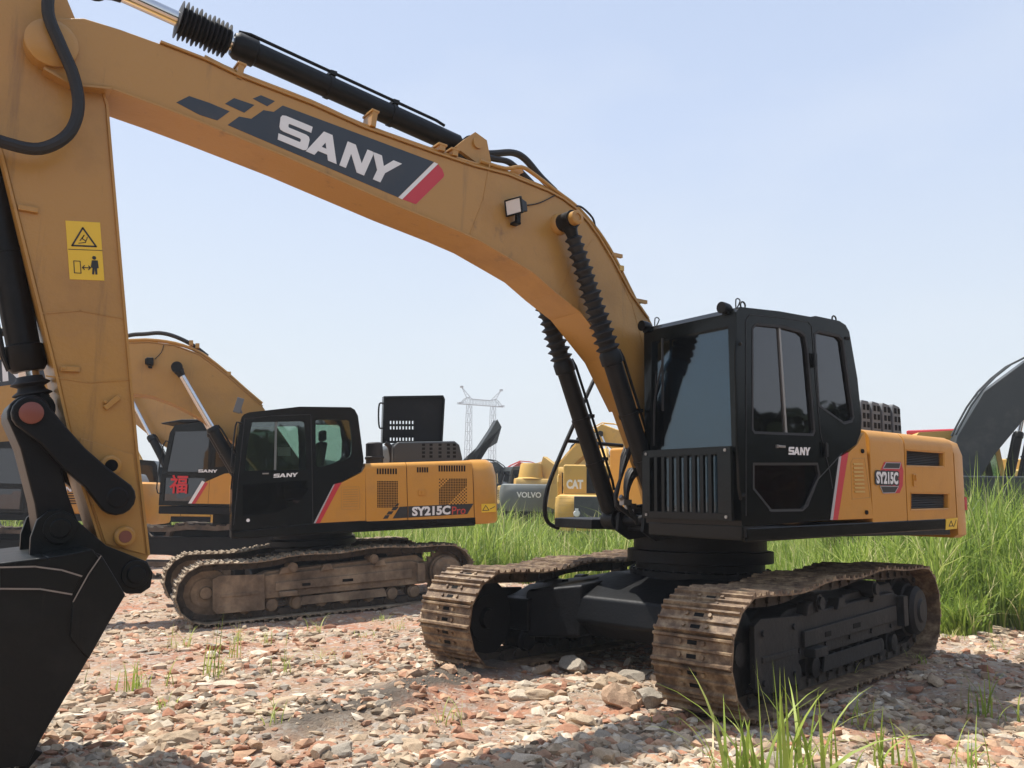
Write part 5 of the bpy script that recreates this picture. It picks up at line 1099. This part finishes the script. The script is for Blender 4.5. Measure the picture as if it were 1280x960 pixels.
def mat_ground():
    m, N, L, b = nt('rubble_soil'); tc = N.new('ShaderNodeTexCoord')
    def nz(sc, d=6, r=.6):
        n = N.new('ShaderNodeTexNoise'); n.inputs['Scale'].default_value = sc; n.inputs['Detail'].default_value = d; n.inputs['Roughness'].default_value = r; L.new(tc.outputs['Object'], n.inputs['Vector']); return n
    base = ramp(N, [(.28, (.24, .16, .10)), (.5, (.41, .295, .195)), (.72, (.53, .42, .30))]); L.new(nz(2.2, 10, .75).outputs[0], base.inputs[0])
    red = ramp(N, [(.44, (0, 0, 0)), (.60, (1, 1, 1))]); L.new(nz(.75, 5, .6).outputs[0], red.inputs[0])
    redc = ramp(N, [(.3, (.28, .10, .05)), (.6, (.45, .20, .11)), (.8, (.48, .30, .19))]); L.new(nz(6, 8, .7).outputs[0], redc.inputs[0])
    mx = N.new('ShaderNodeMix'); mx.data_type = 'RGBA'; L.new(red.outputs[0], mx.inputs[0]); L.new(base.outputs[0], mx.inputs[6]); L.new(redc.outputs[0], mx.inputs[7])
    vo = N.new('ShaderNodeTexVoronoi'); vo.inputs['Scale'].default_value = 26; L.new(tc.outputs['Object'], vo.inputs['Vector'])
    hs = N.new('ShaderNodeSeparateColor'); L.new(vo.outputs['Color'], hs.inputs[0])
    cr = ramp(N, [(0, (.17, .13, .1)), (.3, (.36, .20, .13)), (.55, (.34, .29, .23)), (.8, (.46, .41, .34)), (1, (.52, .48, .42))]); L.new(hs.outputs[0], cr.inputs[0])
    mk = ramp(N, [(.42, (0, 0, 0)), (.55, (1, 1, 1))]); L.new(nz(9, 3).outputs[0], mk.inputs[0])
    m2 = N.new('ShaderNodeMix'); m2.data_type = 'RGBA'; mm_ = N.new('ShaderNodeMath'); mm_.operation = 'MULTIPLY'; mm_.inputs[1].default_value = .7; L.new(mk.outputs[0], mm_.inputs[0]); L.new(mm_.outputs[0], m2.inputs[0]); L.new(mx.outputs[2], m2.inputs[6]); L.new(cr.outputs[0], m2.inputs[7])
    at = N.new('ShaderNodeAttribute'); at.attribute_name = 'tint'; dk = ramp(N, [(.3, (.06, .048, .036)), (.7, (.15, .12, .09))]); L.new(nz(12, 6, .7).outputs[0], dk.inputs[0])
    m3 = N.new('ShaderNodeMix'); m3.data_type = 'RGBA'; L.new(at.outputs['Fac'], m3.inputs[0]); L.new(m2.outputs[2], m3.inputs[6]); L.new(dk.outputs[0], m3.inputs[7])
    L.new(m3.outputs[2], b.inputs['Base Color']); b.inputs['Roughness'].default_value = .93
    v2 = N.new('ShaderNodeTexVoronoi'); v2.inputs['Scale'].default_value = 26; v2.feature = 'DISTANCE_TO_EDGE'; L.new(tc.outputs['Object'], v2.inputs['Vector'])
    ml = N.new('ShaderNodeMath'); ml.operation = 'MULTIPLY_ADD'; ml.inputs[1].default_value = .8; L.new(v2.outputs[0], ml.inputs[0]); L.new(nz(60, 5, .7).outputs[0], ml.inputs[2])
    bp = N.new('ShaderNodeBump'); bp.inputs['Strength'].default_value = .9; bp.inputs['Distance'].default_value = .02; L.new(ml.outputs[0], bp.inputs['Height']); L.new(bp.outputs[0], b.inputs['Normal'])
    return m
M['ground'] = mat_ground()
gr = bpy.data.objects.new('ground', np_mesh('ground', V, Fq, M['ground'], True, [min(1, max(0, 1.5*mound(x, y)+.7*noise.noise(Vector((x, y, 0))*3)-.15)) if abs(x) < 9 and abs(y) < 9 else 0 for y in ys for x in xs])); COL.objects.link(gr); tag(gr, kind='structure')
# stones
def mat_stone(name, stops):
    m, N, L, b = nt(name); a = N.new('ShaderNodeAttribute'); a.attribute_name = 'tint'; r = ramp(N, stops); r.color_ramp.interpolation = 'LINEAR'; L.new(a.outputs['Fac'], r.inputs[0])
    n = noise_tex(N, L, 14, 8, .7); r2 = ramp(N, [(.3, (.55, .52, .48)), (.7, (1.15, 1.12, 1.08))]); L.new(n.outputs[0], r2.inputs[0])
    mx = N.new('ShaderNodeMix'); mx.data_type = 'RGBA'; mx.blend_type = 'MULTIPLY'; mx.inputs[0].default_value = 1; L.new(r.outputs[0], mx.inputs[6]); L.new(r2.outputs[0], mx.inputs[7]); L.new(mx.outputs[2], b.inputs['Base Color'])
    b.inputs['Roughness'].default_value = .92; n2 = noise_tex(N, L, 50, 5, .7); bp = N.new('ShaderNodeBump'); bp.inputs['Strength'].default_value = .6; bp.inputs['Distance'].default_value = .006; L.new(n2.outputs[0], bp.inputs['Height']); L.new(bp.outputs[0], b.inputs['Normal'])
    return m
STOPS = [(0, (.16, .125, .09)), (.18, (.42, .33, .23)), (.34, (.42, .20, .12)), (.48, (.55, .365, .235)), (.6, (.36, .33, .28)), (.76, (.52, .40, .275)), (.9, (.58, .47, .345)), (1, (.70, .62, .50))]
M['stone'] = mat_stone('rubble_stone', STOPS)
def rock_proto(sub, seed, flat=.7, cuts=7):
    bm = bmesh.new(); bmesh.ops.create_icosphere(bm, subdivisions=sub, radius=1); r = random.Random(seed)
    planes = [(Vector((r.gauss(0, 1), r.gauss(0, 1), r.gauss(0, 1))).normalized(), r.uniform(.45, .8)) for _ in range(cuts)]
    for v in bm.verts:
        for n_, d in planes:
            k = v.co.dot(n_)
            if k > d: v.co -= n_*(k-d)
        v.co += v.co.normalized()*(.10*noise.noise(v.co*2.3+Vector((seed, 0, 0)))+.04*noise.noise(v.co*6+Vector((0, seed, 0))))
        v.co.z *= flat
    V = np.array([v.co for v in bm.verts], np.float32); F = np.array([[v.index for v in f.verts] for f in bm.faces], np.int32); bm.free(); return V, F
protos = [rock_proto(1, k, .45+.12*(k % 4), 9) for k in range(14)]
def rubble_px():
    """random visible ground points, denser where the picture shows ground large"""
    while True:
        px = random.uniform(-60, 1340); py = 640+ (1020-640)*random.random()**.8
        q = ground_at(px, py, -.1)
        if (q-Vector(CAMP)).length < 26: return q
Vs, Fs, As = [], [], []; b0 = 0
CNT = 56000
TRK = []
for s in (-1, 1):
    TRK.append((Tm1 @ Vector((0, s*1.19, 0)), .2243, 2.1, .3)); 
def in_track(x, y, pad=0.0):
    for s in (-1, 1):
        dx, dy = x+.72, y+.16; u = c_*dx+s_*dy; v = -s_*dx+c_*dy
        if abs(u) < 1.95+pad and abs(v-s*1.19) < .32+pad: return True
    q = M2.inverted() @ Vector((x, y, -.3)); ca, sa = math.cos(.101), math.sin(.101); u = ca*q.x+sa*q.y; v = -sa*q.x+ca*q.y
    return abs(u) < 1.95+pad and abs(abs(v)-1.19) < .33+pad
def grassy(x, y):
    """1 where the tall grass grows"""
    v = Vector((x, y, 0)); rel = Vector((x-CAMP[0], y-CAMP[1], 0)); dep = rel.x*CF.x+rel.y*CF.y; dep /= math.hypot(CF.x, CF.y); lat = (rel.x*CR.x+rel.y*CR.y)/max(dep, .1); px = 640+lat*FPX
    lim = 10.9+.3*noise.noise(v*.8) if px > 1130 else (11.6 if px > 900 else (17.5 if px > 520 else (18.5 if px > 380 else 28)))
    if 380 < px < 520: lim = 18.2
    return dep > lim+1.3*noise.noise(v*.55)+.7*noise.noise(v*1.9)
n_ok = 0
for k in range(CNT*2):
    if n_ok >= CNT: break
    q = rubble_px(); x, y = q.x, q.y
    if in_track(x, y): continue
    dist = (q-Vector(CAMP)).length
    if grassy(x, y): continue
    if noise.noise(Vector((x*.9, y*.9, 21)))+.5*noise.noise(Vector((x*2.7, y*2.7, 5))) < -.02 and random.random() < .8: continue
    if mound(x, y) > .35 and random.random() < .75: continue
    n_ok += 1
    s = min(.065, .0035+.006*random.random()+abs(random.gauss(0, 1))**3.2*.0058)*(.75+.035*dist)
    P_, F_ = protos[random.randrange(14)]; a = random.uniform(0, 2*PI); R_ = Matrix.Rotation(a, 3, 'Z') @ Matrix.Rotation(random.gauss(0, .3), 3, 'X')
    sc = np.array([s*random.uniform(.8, 2.0), s*random.uniform(.6, 1.2), s*random.uniform(.6, 1.3)])
    vv = (P_*sc) @ np.array(R_).T + np.array([x, y, gh(x, y)+s*.08]); Vs.append(vv); Fs.append(F_+b0); b0 += len(vv)
    cl_ = noise.noise(Vector((x*.75, y*.75, 4)))  # patches richer in brick
    t = random.choice([.3, .36, .42, .48]) if random.random() < (.2+1.2*max(0, cl_)) else random.choice([.05, .15, .22, .6, .66, .72, .78, .85, .92, 1.0])
    As.append(np.full(len(vv), t+random.uniform(-.03, .03)))
gv = bpy.data.objects.new('gravel', np_mesh('gravel', np.concatenate(Vs), np.concatenate(Fs), M['stone'], False, np.concatenate(As))); COL.objects.link(gv)
tag(gv, 'crushed brick and stone rubble spread over the bare ground', 'rubble', kind='stuff')
# larger stones, one object each
big = [rock_proto(3, 40+k, .62+.12*(k % 3), 9) for k in range(8)]
bigm = [[np_mesh('stone', V_, F_, M['stone'], False, np.full(len(V_), t)) for t in (.2, .36, .5, .62, .78, .95)] for V_, F_ in big]
def stone(px, py, s, pk, ti, label, cat, name='stone', group=None, ax=(1, 1, 1), rz=None, sink=.3, rx=0):
    q = ground_at(px, py, -.1); me = bigm[pk][ti]; o = bpy.data.objects.new(name, me); COL.objects.link(o)
    o.rotation_euler = (rx, 0, random.uniform(0, 6) if rz is None else rz); o.scale = (s*ax[0], s*ax[1], s*ax[2])
    o.location = (q.x, q.y, gh(q.x, q.y)+s*ax[2]*.6*(1-sink)*.6); return tag(o, label, cat, group)
stone(716, 838, .16, 0, 3, 'grey broken concrete block standing in the shade between the two tracks', 'stone', ax=(1.1, .8, 1.15))
stone(722, 906, .125, 1, 4, 'pale angular stone lying in the sun in front of the track gap', 'stone', ax=(1.3, .9, .8), name='stone')
stone(776, 888, .145, 2, 2, 'rough grey lump of rubble just left of the near track', 'stone', ax=(1, 1, 1.1))
stone(812, 886, .13, 3, 3, 'crumbly grey lump touching the foot of the near track', 'stone', ax=(1.1, 1, 1))
stone(790, 850, .10, 5, 3, 'dark grey stone in the shadow beside the near track', 'stone', ax=(1.3, .9, .9))
stone(755, 868, .085, 4, 4, 'tan stone beside the rough grey lumps', 'stone')
stone(690, 872, .09, 6, 1, 'half-buried block with a brick-red end in the shadow edge', 'stone', ax=(1.5, .8, .8))
stone(350, 880, .12, 7, 4, 'long flat pale slab lying among the brick rubble', 'stone', ax=(2.0, .7, .35), rz=.4)
stone(288, 848, .10, 1, 5, 'white flat stone near the left weeds', 'stone', ax=(1.5, .8, .4))
stone(400, 945, .09, 3, 5, 'upright whitish stone at the bottom edge of the rubble', 'stone', ax=(.8, .8, 1.1))
stone(425, 940, .10, 0, 3, 'grey pointed stone beside the whitish one', 'stone')
stone(520, 940, .09, 5, 4, 'rounded tan stone low in the foreground', 'stone')
stone(433, 795, .05, 2, 5, 'small white stone in front of the muddy track', 'stone')
cols = ['brown', 'brick-red', 'orange-tan', 'grey', 'tan', 'whitish']
for k in range(250):
    while True:
        px = random.uniform(170, 1240); py = 790+random.random()*200; q = ground_at(px, py, -.1)
        if not in_track(q.x, q.y, .06) and not grassy(q.x, q.y): break
    s = .024+abs(random.gauss(0, 1))**1.5*.022
    if px > 640 and px < 900 and py > 830: s *= 1.25
    s = min(s, .10); ti = random.choice([0, 1, 1, 2, 3, 3, 4, 4, 5])
    stone(px, py, s, random.randrange(8), ti, f'small {cols[ti]} stone loose among the rubble', 'stone', group=f'{cols[ti]} stones in the rubble', ax=(random.uniform(.9, 1.6), random.uniform(.7, 1), random.uniform(.6, 1)))
# low ground mound left of the gap, coloured darker along its length
def belt():  # added leaf mass behind the camera, unseen, to darken window reflections
    vs = []; fs = []; tt = []; b = 0
    n = 8000; c = []
    for k in range(n):
        x = random.uniform(-34, 16); top = 4.3+1.3*noise.noise(Vector((x*.25, 0, 3)))+.8*noise.noise(Vector((x*.9, 0, 8))); c.append((x, 15.5+random.gauss(0, 1.0), random.random()**.8*top-.2))
    c = np.array(c); d = RNG.normal(0, 1, (n, 3)); d /= np.linalg.norm(d, axis=1)[:, None]; e = np.cross(d, RNG.normal(0, 1, (n, 3))); e /= np.linalg.norm(e, axis=1)[:, None]
    s_ = RNG.uniform(.18, .42, n)[:, None]; q = np.stack([c-d*s_-e*s_*.6, c+d*s_-e*s_*.6, c+d*s_+e*s_*.6, c-d*s_+e*s_*.6], 1)
    F_ = np.arange(n*4).reshape(n, 4); o = bpy.data.objects.new('tree_belt', np_mesh('tree_belt', q.reshape(-1, 3), F_, M['belt'], False, np.repeat(RNG.uniform(0, .5, n), 4))); COL.objects.link(o)
    tag(o, 'added belt of dark bushes, out of view, to darken the window reflections', 'bushes', kind='stuff')
# grass ---------------------------------------------------------------
def mat_leaf(name, stops, trans=.35):
    m, N, L, b = nt(name); a = N.new('ShaderNodeAttribute'); a.attribute_name = 'tint'; r = ramp(N, stops); L.new(a.outputs['Fac'], r.inputs[0])
    L.new(r.outputs[0], b.inputs['Base Color']); b.inputs['Roughness'].default_value = .5; b.inputs['Specular IOR Level'].default_value = .3
    t = N.new('ShaderNodeBsdfTranslucent'); L.new(r.outputs[0], t.inputs[0]); mx = N.new('ShaderNodeMixShader'); mx.inputs[0].default_value = trans
    L.new(b.outputs[0], mx.inputs[1]); L.new(t.outputs[0], mx.inputs[2]); L.new(mx.outputs[0], N['Material Output'].inputs[0]); return m
GST = [(0, (.10, .16, .025)), (.35, (.23, .33, .05)), (.62, (.38, .47, .09)), (.82, (.52, .55, .18)), (1, (.66, .58, .33))]
M['grass'] = mat_leaf('grass_blades', GST, .4)
M['belt'] = mat_leaf('added_belt_leaves', [(0, (.012, .018, .008)), (1, (.05, .07, .025))], .1)
belt()
def blades(pts, H, Wd, bend, tint, nseg=4):
    """pts (n,3), arrays H, Wd, bend, tint -> ribbon mesh data"""
    n = len(pts); az = RNG.uniform(0, 2*PI, n); d = np.stack([np.cos(az), np.sin(az), np.zeros(n)], 1); sd = np.stack([-np.sin(az+RNG.normal(0, .6, n)), np.cos(az), np.zeros(n)], 1); sd /= np.linalg.norm(sd, axis=1)[:, None]+1e-6
    rows = []
    for k in range(nseg+1):
        t = k/nseg; w = (Wd*(1-t**1.6)*.5)[:, None]; hz = (H*(t-bend*.35*t**3))[:, None]; out = (H*bend*t**2.0)[:, None]
        c = pts + d*out + np.array([0, 0, 1])*hz; rows += [c-sd*w, c+sd*w] if k < nseg else [c]
    Vv = np.stack(rows, 1); m = Vv.shape[1]; base = np.arange(n)[:, None]*m; tri = []
    for k in range(nseg-1):
        a = 2*k; tri += [[a, a+1, a+3], [a, a+3, a+2]]
    a = 2*(nseg-1); tri.append([a, a+1, a+2]); F = (base[:, :, None]+np.array(tri)[None]).reshape(-1, 3)
    return Vv.reshape(-1, 3), F, np.repeat(tint, m)
pts, H, W_, B_, T_ = [], [], [], [], []
NG = 105000; k = 0
while k < NG:
    dep = 10.2+ (70-10.2)*random.random()**2.1; lat = random.uniform(-.72, .72)
    fx = CF.x/math.hypot(CF.x, CF.y); fy = CF.y/math.hypot(CF.x, CF.y); x = CAMP[0]+fx*dep+CR.x*lat*dep; y = CAMP[1]+fy*dep+CR.y*lat*dep
    if not grassy(x, y) or in_track(x, y, .1): continue
    px = 640+lat*FPX; v = Vector((x, y, 0)); cl_ = noise.noise(v*.45); c2 = noise.noise(v*1.6+Vector((5, 5, 5)))
    tall = 1.05+.45*cl_+.3*c2
    if 570 < px < 700: tall *= 1.2
    if px > 1150: tall = tall+.5
    if random.random() > .30+1.2*max(0, c2+.25): continue
    h = max(.15, tall*random.uniform(.45, 1.15))*(min(1, .30+(dep-10.4)/3.2) if px > 880 else 1)*(.72+.5*noise.noise(v*.33+Vector((2, 2, 2)))+.25)
    pts.append((x, y, gh(x, y)-.02)); H.append(h); W_.append(random.uniform(.012, .030)*(1+dep*.03)); B_.append(abs(random.gauss(.42, .38))); t = .38+.35*noise.noise(v*.9+Vector((9, 1, 0)))+random.gauss(0, .2)
    if random.random() < .07: t = random.uniform(.85, 1)
    T_.append(min(1, max(0, t))); k += 1
Vv, F, T = blades(np.array(pts), np.array(H), np.array(W_), np.array(B_), np.array(T_))
gs = bpy.data.objects.new('tall_grass', np_mesh('tall_grass', Vv, F, M['grass'], True, T)); COL.objects.link(gs)
tag(gs, 'tall bright green grass growing behind and between the machines', 'grass', kind='stuff')
def clump(px, py, n, h, w, spread, label, name='grass_clump', cat='grass clump', tint=.45, bend=.35, grp=None, seed=1):
    q = ground_at(px, py, -.1); r = random.Random(seed); P_ = np.array([(r.gauss(0, spread), r.gauss(0, spread), 0) for _ in range(n)]); 
    z0_ = gh(q.x, q.y)-.02
    V_, F_, T_ = blades(P_, np.array([h*r.uniform(.45, 1.1) for _ in range(n)]), np.array([w*r.uniform(.6, 1.2) for _ in range(n)]), np.array([abs(r.gauss(bend, .25)) for _ in range(n)]), np.array([min(1, max(0, tint+r.gauss(0, .15))) for _ in range(n)]), 7)
    o = bpy.data.objects.new(name, np_mesh(name, V_, F_, M['grass'], True, T_)); COL.objects.link(o); o.location = (q.x, q.y, z0_); return tag(o, label, cat, grp)
clump(958, 1015, 40, .70, .030, .085, 'tall green grass clump in front of the near track, blades reaching over it', tint=.5, seed=5)
clump(905, 985, 12, .5, .018, .06, 'thin grass tuft left of the tall foreground clump', tint=.55, bend=.6, seed=6)
clump(1010, 985, 22, .6, .024, .08, 'grass tuft at the right of the tall foreground clump', tint=.45, seed=8)
clump(1110, 965, 22, .40, .016, .09, 'grass tuft on the sunny dirt right of the near track', tint=.5, seed=9)
clump(1235, 900, 22, .42, .016, .09, 'grass tuft at the right edge of the dirt', tint=.5, seed=10)
clump(1080, 905, 14, .30, .014, .08, 'low grass tuft beside the near track\'s flank', tint=.5, seed=11)
clump(1215, 965, 16, .38, .016, .09, 'grass tuft in the bottom right corner', tint=.5, seed=12)
clump(268, 838, 16, .55, .014, .05, 'grass tuft on the rubble left of the muddy track', tint=.55, seed=13)
clump(292, 812, 8, .45, .012, .04, 'thin weed stems in front of the muddy track guard', name='weed', cat='weed', tint=.65, seed=14)
clump(170, 850, 26, .30, .014, .12, 'low green tuft on the dirt beside the bucket', tint=.5, seed=15)
clump(395, 775, 14, .34, .010, .06, 'straggly weed at the foot of the muddy track', name='weed', cat='weed', tint=.75, bend=.6, seed=16)
clump(410, 822, 20, .24, .008, .09, 'dry pale weed on the red brick dust', name='weed', cat='weed', tint=.85, bend=.8, seed=17)
clump(355, 838, 9, .32, .009, .05, 'sparse weed on the rubble below the muddy track', name='weed', cat='weed', tint=.7, seed=18)
clump(330, 800, 10, .25, .008, .07, 'small weed beside the track guard plate', name='weed', cat='weed', tint=.7, bend=.6, seed=19)
clump(838, 908, 22, .12, .008, .06, 'low grass at the front foot of the near track', tint=.4, bend=.9, seed=20)
for k, (px_, py_) in enumerate([(455, 790), (500, 772), (300, 792), (225, 800), (205, 880), (345, 905), (560, 905), (930, 880), (1150, 830), (1190, 800), (1245, 815), (1060, 845), (480, 760), (640, 745)]):
    clump(px_, py_, 12+k % 5*3, .16+.05*(k % 4), .010, .06, 'small sparse weed sprouting from the bare rubble', name='weed', cat='weed', tint=.55+.08*(k % 4), bend=.7, grp='sparse weeds on the rubble', seed=40+k)
# ------------------------------------------------------------------ power pylon far away
def pylon():
    dist = 230; x, y = at_dist(599, dist); r = Vector((CR.x, CR.y, 0)).normalized(); f = Vector((-r.y, r.x, 0))
    g = MB()
    ax = (r*math.cos(.5)+f*math.sin(.5)).normalized(); dp = Vector((-ax.y, ax.x, 0))
    O = Vector((x, y, -2)); up = Vector((0, 0, 1)); T = .10
    def bar(a, b, t=T): g.tube([a, b], t/2*.8, 4, 0)
    def tower(c, h, w0, w1, n):
        cs = [(1, 1), (1, -1), (-1, -1), (-1, 1)]
        for k in range(n):
            z0_, z1_ = h*k/n, h*(k+1)/n; a0 = w0+(w1-w0)*k/n; a1 = w0+(w1-w0)*(k+1)/n
            for i in range(4):
                p0 = c+ax*cs[i][0]*a0+dp*cs[i][1]*a0+up*z0_; p1 = c+ax*cs[i][0]*a1+dp*cs[i][1]*a1+up*z1_; j = (i+1) % 4; q1 = c+ax*cs[j][0]*a1+dp*cs[j][1]*a1+up*z1_
                bar(p0, p1, .2); bar(p0, q1, .1); bar(p1, q1, .1)
    H_ = 29.; wid = 3.6
    for s in (-1, 1): tower(O+ax*s*wid, H_, 1.0, .55, 12)
    # bridge truss
    n = 14; lo = [O+ax*(-6.9+13.8*k/n)+up*(H_-.0) for k in range(n+1)]; hi = [O+ax*(-6.9+13.8*k/n)+up*(H_+(1.5 if 1 < k < n-1 else .35)+ (.5 if k in (3, n-3) else 0)) for k in range(n+1)]
    for e in (-.6, .6):
        for k in range(n):
            o = dp*e; bar(lo[k]+o, lo[k+1]+o, .2); bar(hi[k]+o, hi[k+1]+o, .2); bar(lo[k]+o, hi[k+1]+o, .13); bar(hi[k]+o, lo[k]+o, .13)
    for s in (-1, 1):
        base = O+ax*s*wid+up*(H_+1.6); tip = O+ax*s*(wid+2.4)+up*(H_+4.6)
        for e in (-.7, .7): bar(base+ax*e, tip, .22)
        for k in range(4): t = k/4; bar((base-ax*.7).lerp(tip, t), (base+ax*.7).lerp(tip, t+.2), .12)
        g.box(tip, (.7, .7, .5))
    o = g.build('power_pylon', M['pylon'], None, smooth=0); tag(o, 'distant grey lattice power pylon with two legs and a crossbeam', 'pylon')
    me = o.data; me.transform(Matrix.Translation(-O)); o.location = O
pylon()

hz_m = bpy.data.materials.new('haze'); hz_m.use_nodes = True; hn = hz_m.node_tree.nodes; hn.remove(hn['Principled BSDF']); pv = hn.new('ShaderNodeVolumePrincipled')
pv.inputs['Color'].default_value = (.90, .94, 1, 1); pv.inputs['Density'].default_value = .0013; hz_m.node_tree.links.new(pv.outputs[0], hn['Material Output'].inputs['Volume'])
g = MB(); g.bb(-330, 130, -330, 130, -4, 45); hzo = g.build('haze', hz_m, None, smooth=0, off=False); tag(hzo, 'pale summer haze hanging over the yard', 'haze', kind='stuff')
# ------------------------------------------------------------------ light
W = bpy.data.worlds.new('World'); S.world = W; W.use_nodes = True; N = W.node_tree.nodes; L = W.node_tree.links
sky = N.new('ShaderNodeTexSky'); sky.sky_type = 'NISHITA'; sky.sun_disc = False
LEFT = Vector((-CR.x, -CR.y, 0)).normalized(); FWD = Vector((CF.x, CF.y, 0)).normalized()
EL = math.radians(66); hz = (LEFT*.9+FWD*.42).normalized(); SUN = hz*math.cos(EL)+Vector((0, 0, math.sin(EL)))
sky.sun_elevation = EL; sky.sun_rotation = math.atan2(SUN.x, SUN.y); sky.air_density = 1.3; sky.dust_density = 3.0; sky.ozone_density = 2.5; sky.altitude = 0
tcw = N.new('ShaderNodeTexCoord'); sxyz = N.new('ShaderNodeSeparateXYZ'); L.new(tcw.outputs['Generated'], sxyz.inputs[0])
hr = ramp(N, [(0.0, (6.2, 6.5, 6.6)), (.14, (5.6, 6.1, 6.55)), (.4, (4.35, 5.1, 6.6)), (1.0, (2.5, 3.3, 5.0))]); L.new(sxyz.outputs[2], hr.inputs[0])
cn = N.new('ShaderNodeTexNoise'); cn.inputs['Scale'].default_value = 2.4; cn.inputs['Detail'].default_value = 5; cmp_ = N.new('ShaderNodeMapping'); cmp_.inputs['Scale'].default_value = (1, 1, 2.6); L.new(tcw.outputs['Generated'], cmp_.inputs[0]); L.new(cmp_.outputs[0], cn.inputs['Vector'])
cr_ = ramp(N, [(.52, (0, 0, 0)), (.78, (.3, .3, .3))]); L.new(cn.outputs[0], cr_.inputs[0])
cm_ = N.new('ShaderNodeMix'); cm_.data_type = 'RGBA'; L.new(cr_.outputs[0], cm_.inputs[0]); L.new(hr.outputs[0], cm_.inputs[6]); cm_.inputs[7].default_value = (6.4, 6.6, 6.8, 1)
mxw = N.new('ShaderNodeMix'); mxw.data_type = 'RGBA'; mxw.inputs[0].default_value = .8; L.new(sky.outputs[0], mxw.inputs[6]); L.new(cm_.outputs[2], mxw.inputs[7])
L.new(mxw.outputs[2], N['Background'].inputs[0]); N['Background'].inputs[1].default_value = .10
sl_ = bpy.data.lights.new('sun', 'SUN'); sl_.energy = 4.6; sl_.angle = math.radians(.55); sl_.color = (1, .955, .88)
so = bpy.data.objects.new('sun', sl_); COL.objects.link(so); so.rotation_euler = SUN.to_track_quat('Z', 'Y').to_euler(); so.location = (0, 0, 20)
S.view_settings.view_transform = 'Standard'; S.view_settings.look = 'None'; S.view_settings.exposure = .62; S.view_settings.gamma = 1; S.view_settings.use_curve_mapping = False
S.cycles.max_bounces = 6; S.cycles.diffuse_bounces = 3; S.cycles.glossy_bounces = 3; S.cycles.transmission_bounces = 4; S.cycles.transparent_max_bounces = 12
S.cycles.caustics_reflective = False; S.cycles.caustics_refractive = False; S.cycles.use_denoising = True; S.cycles.sample_clamp_indirect = 6
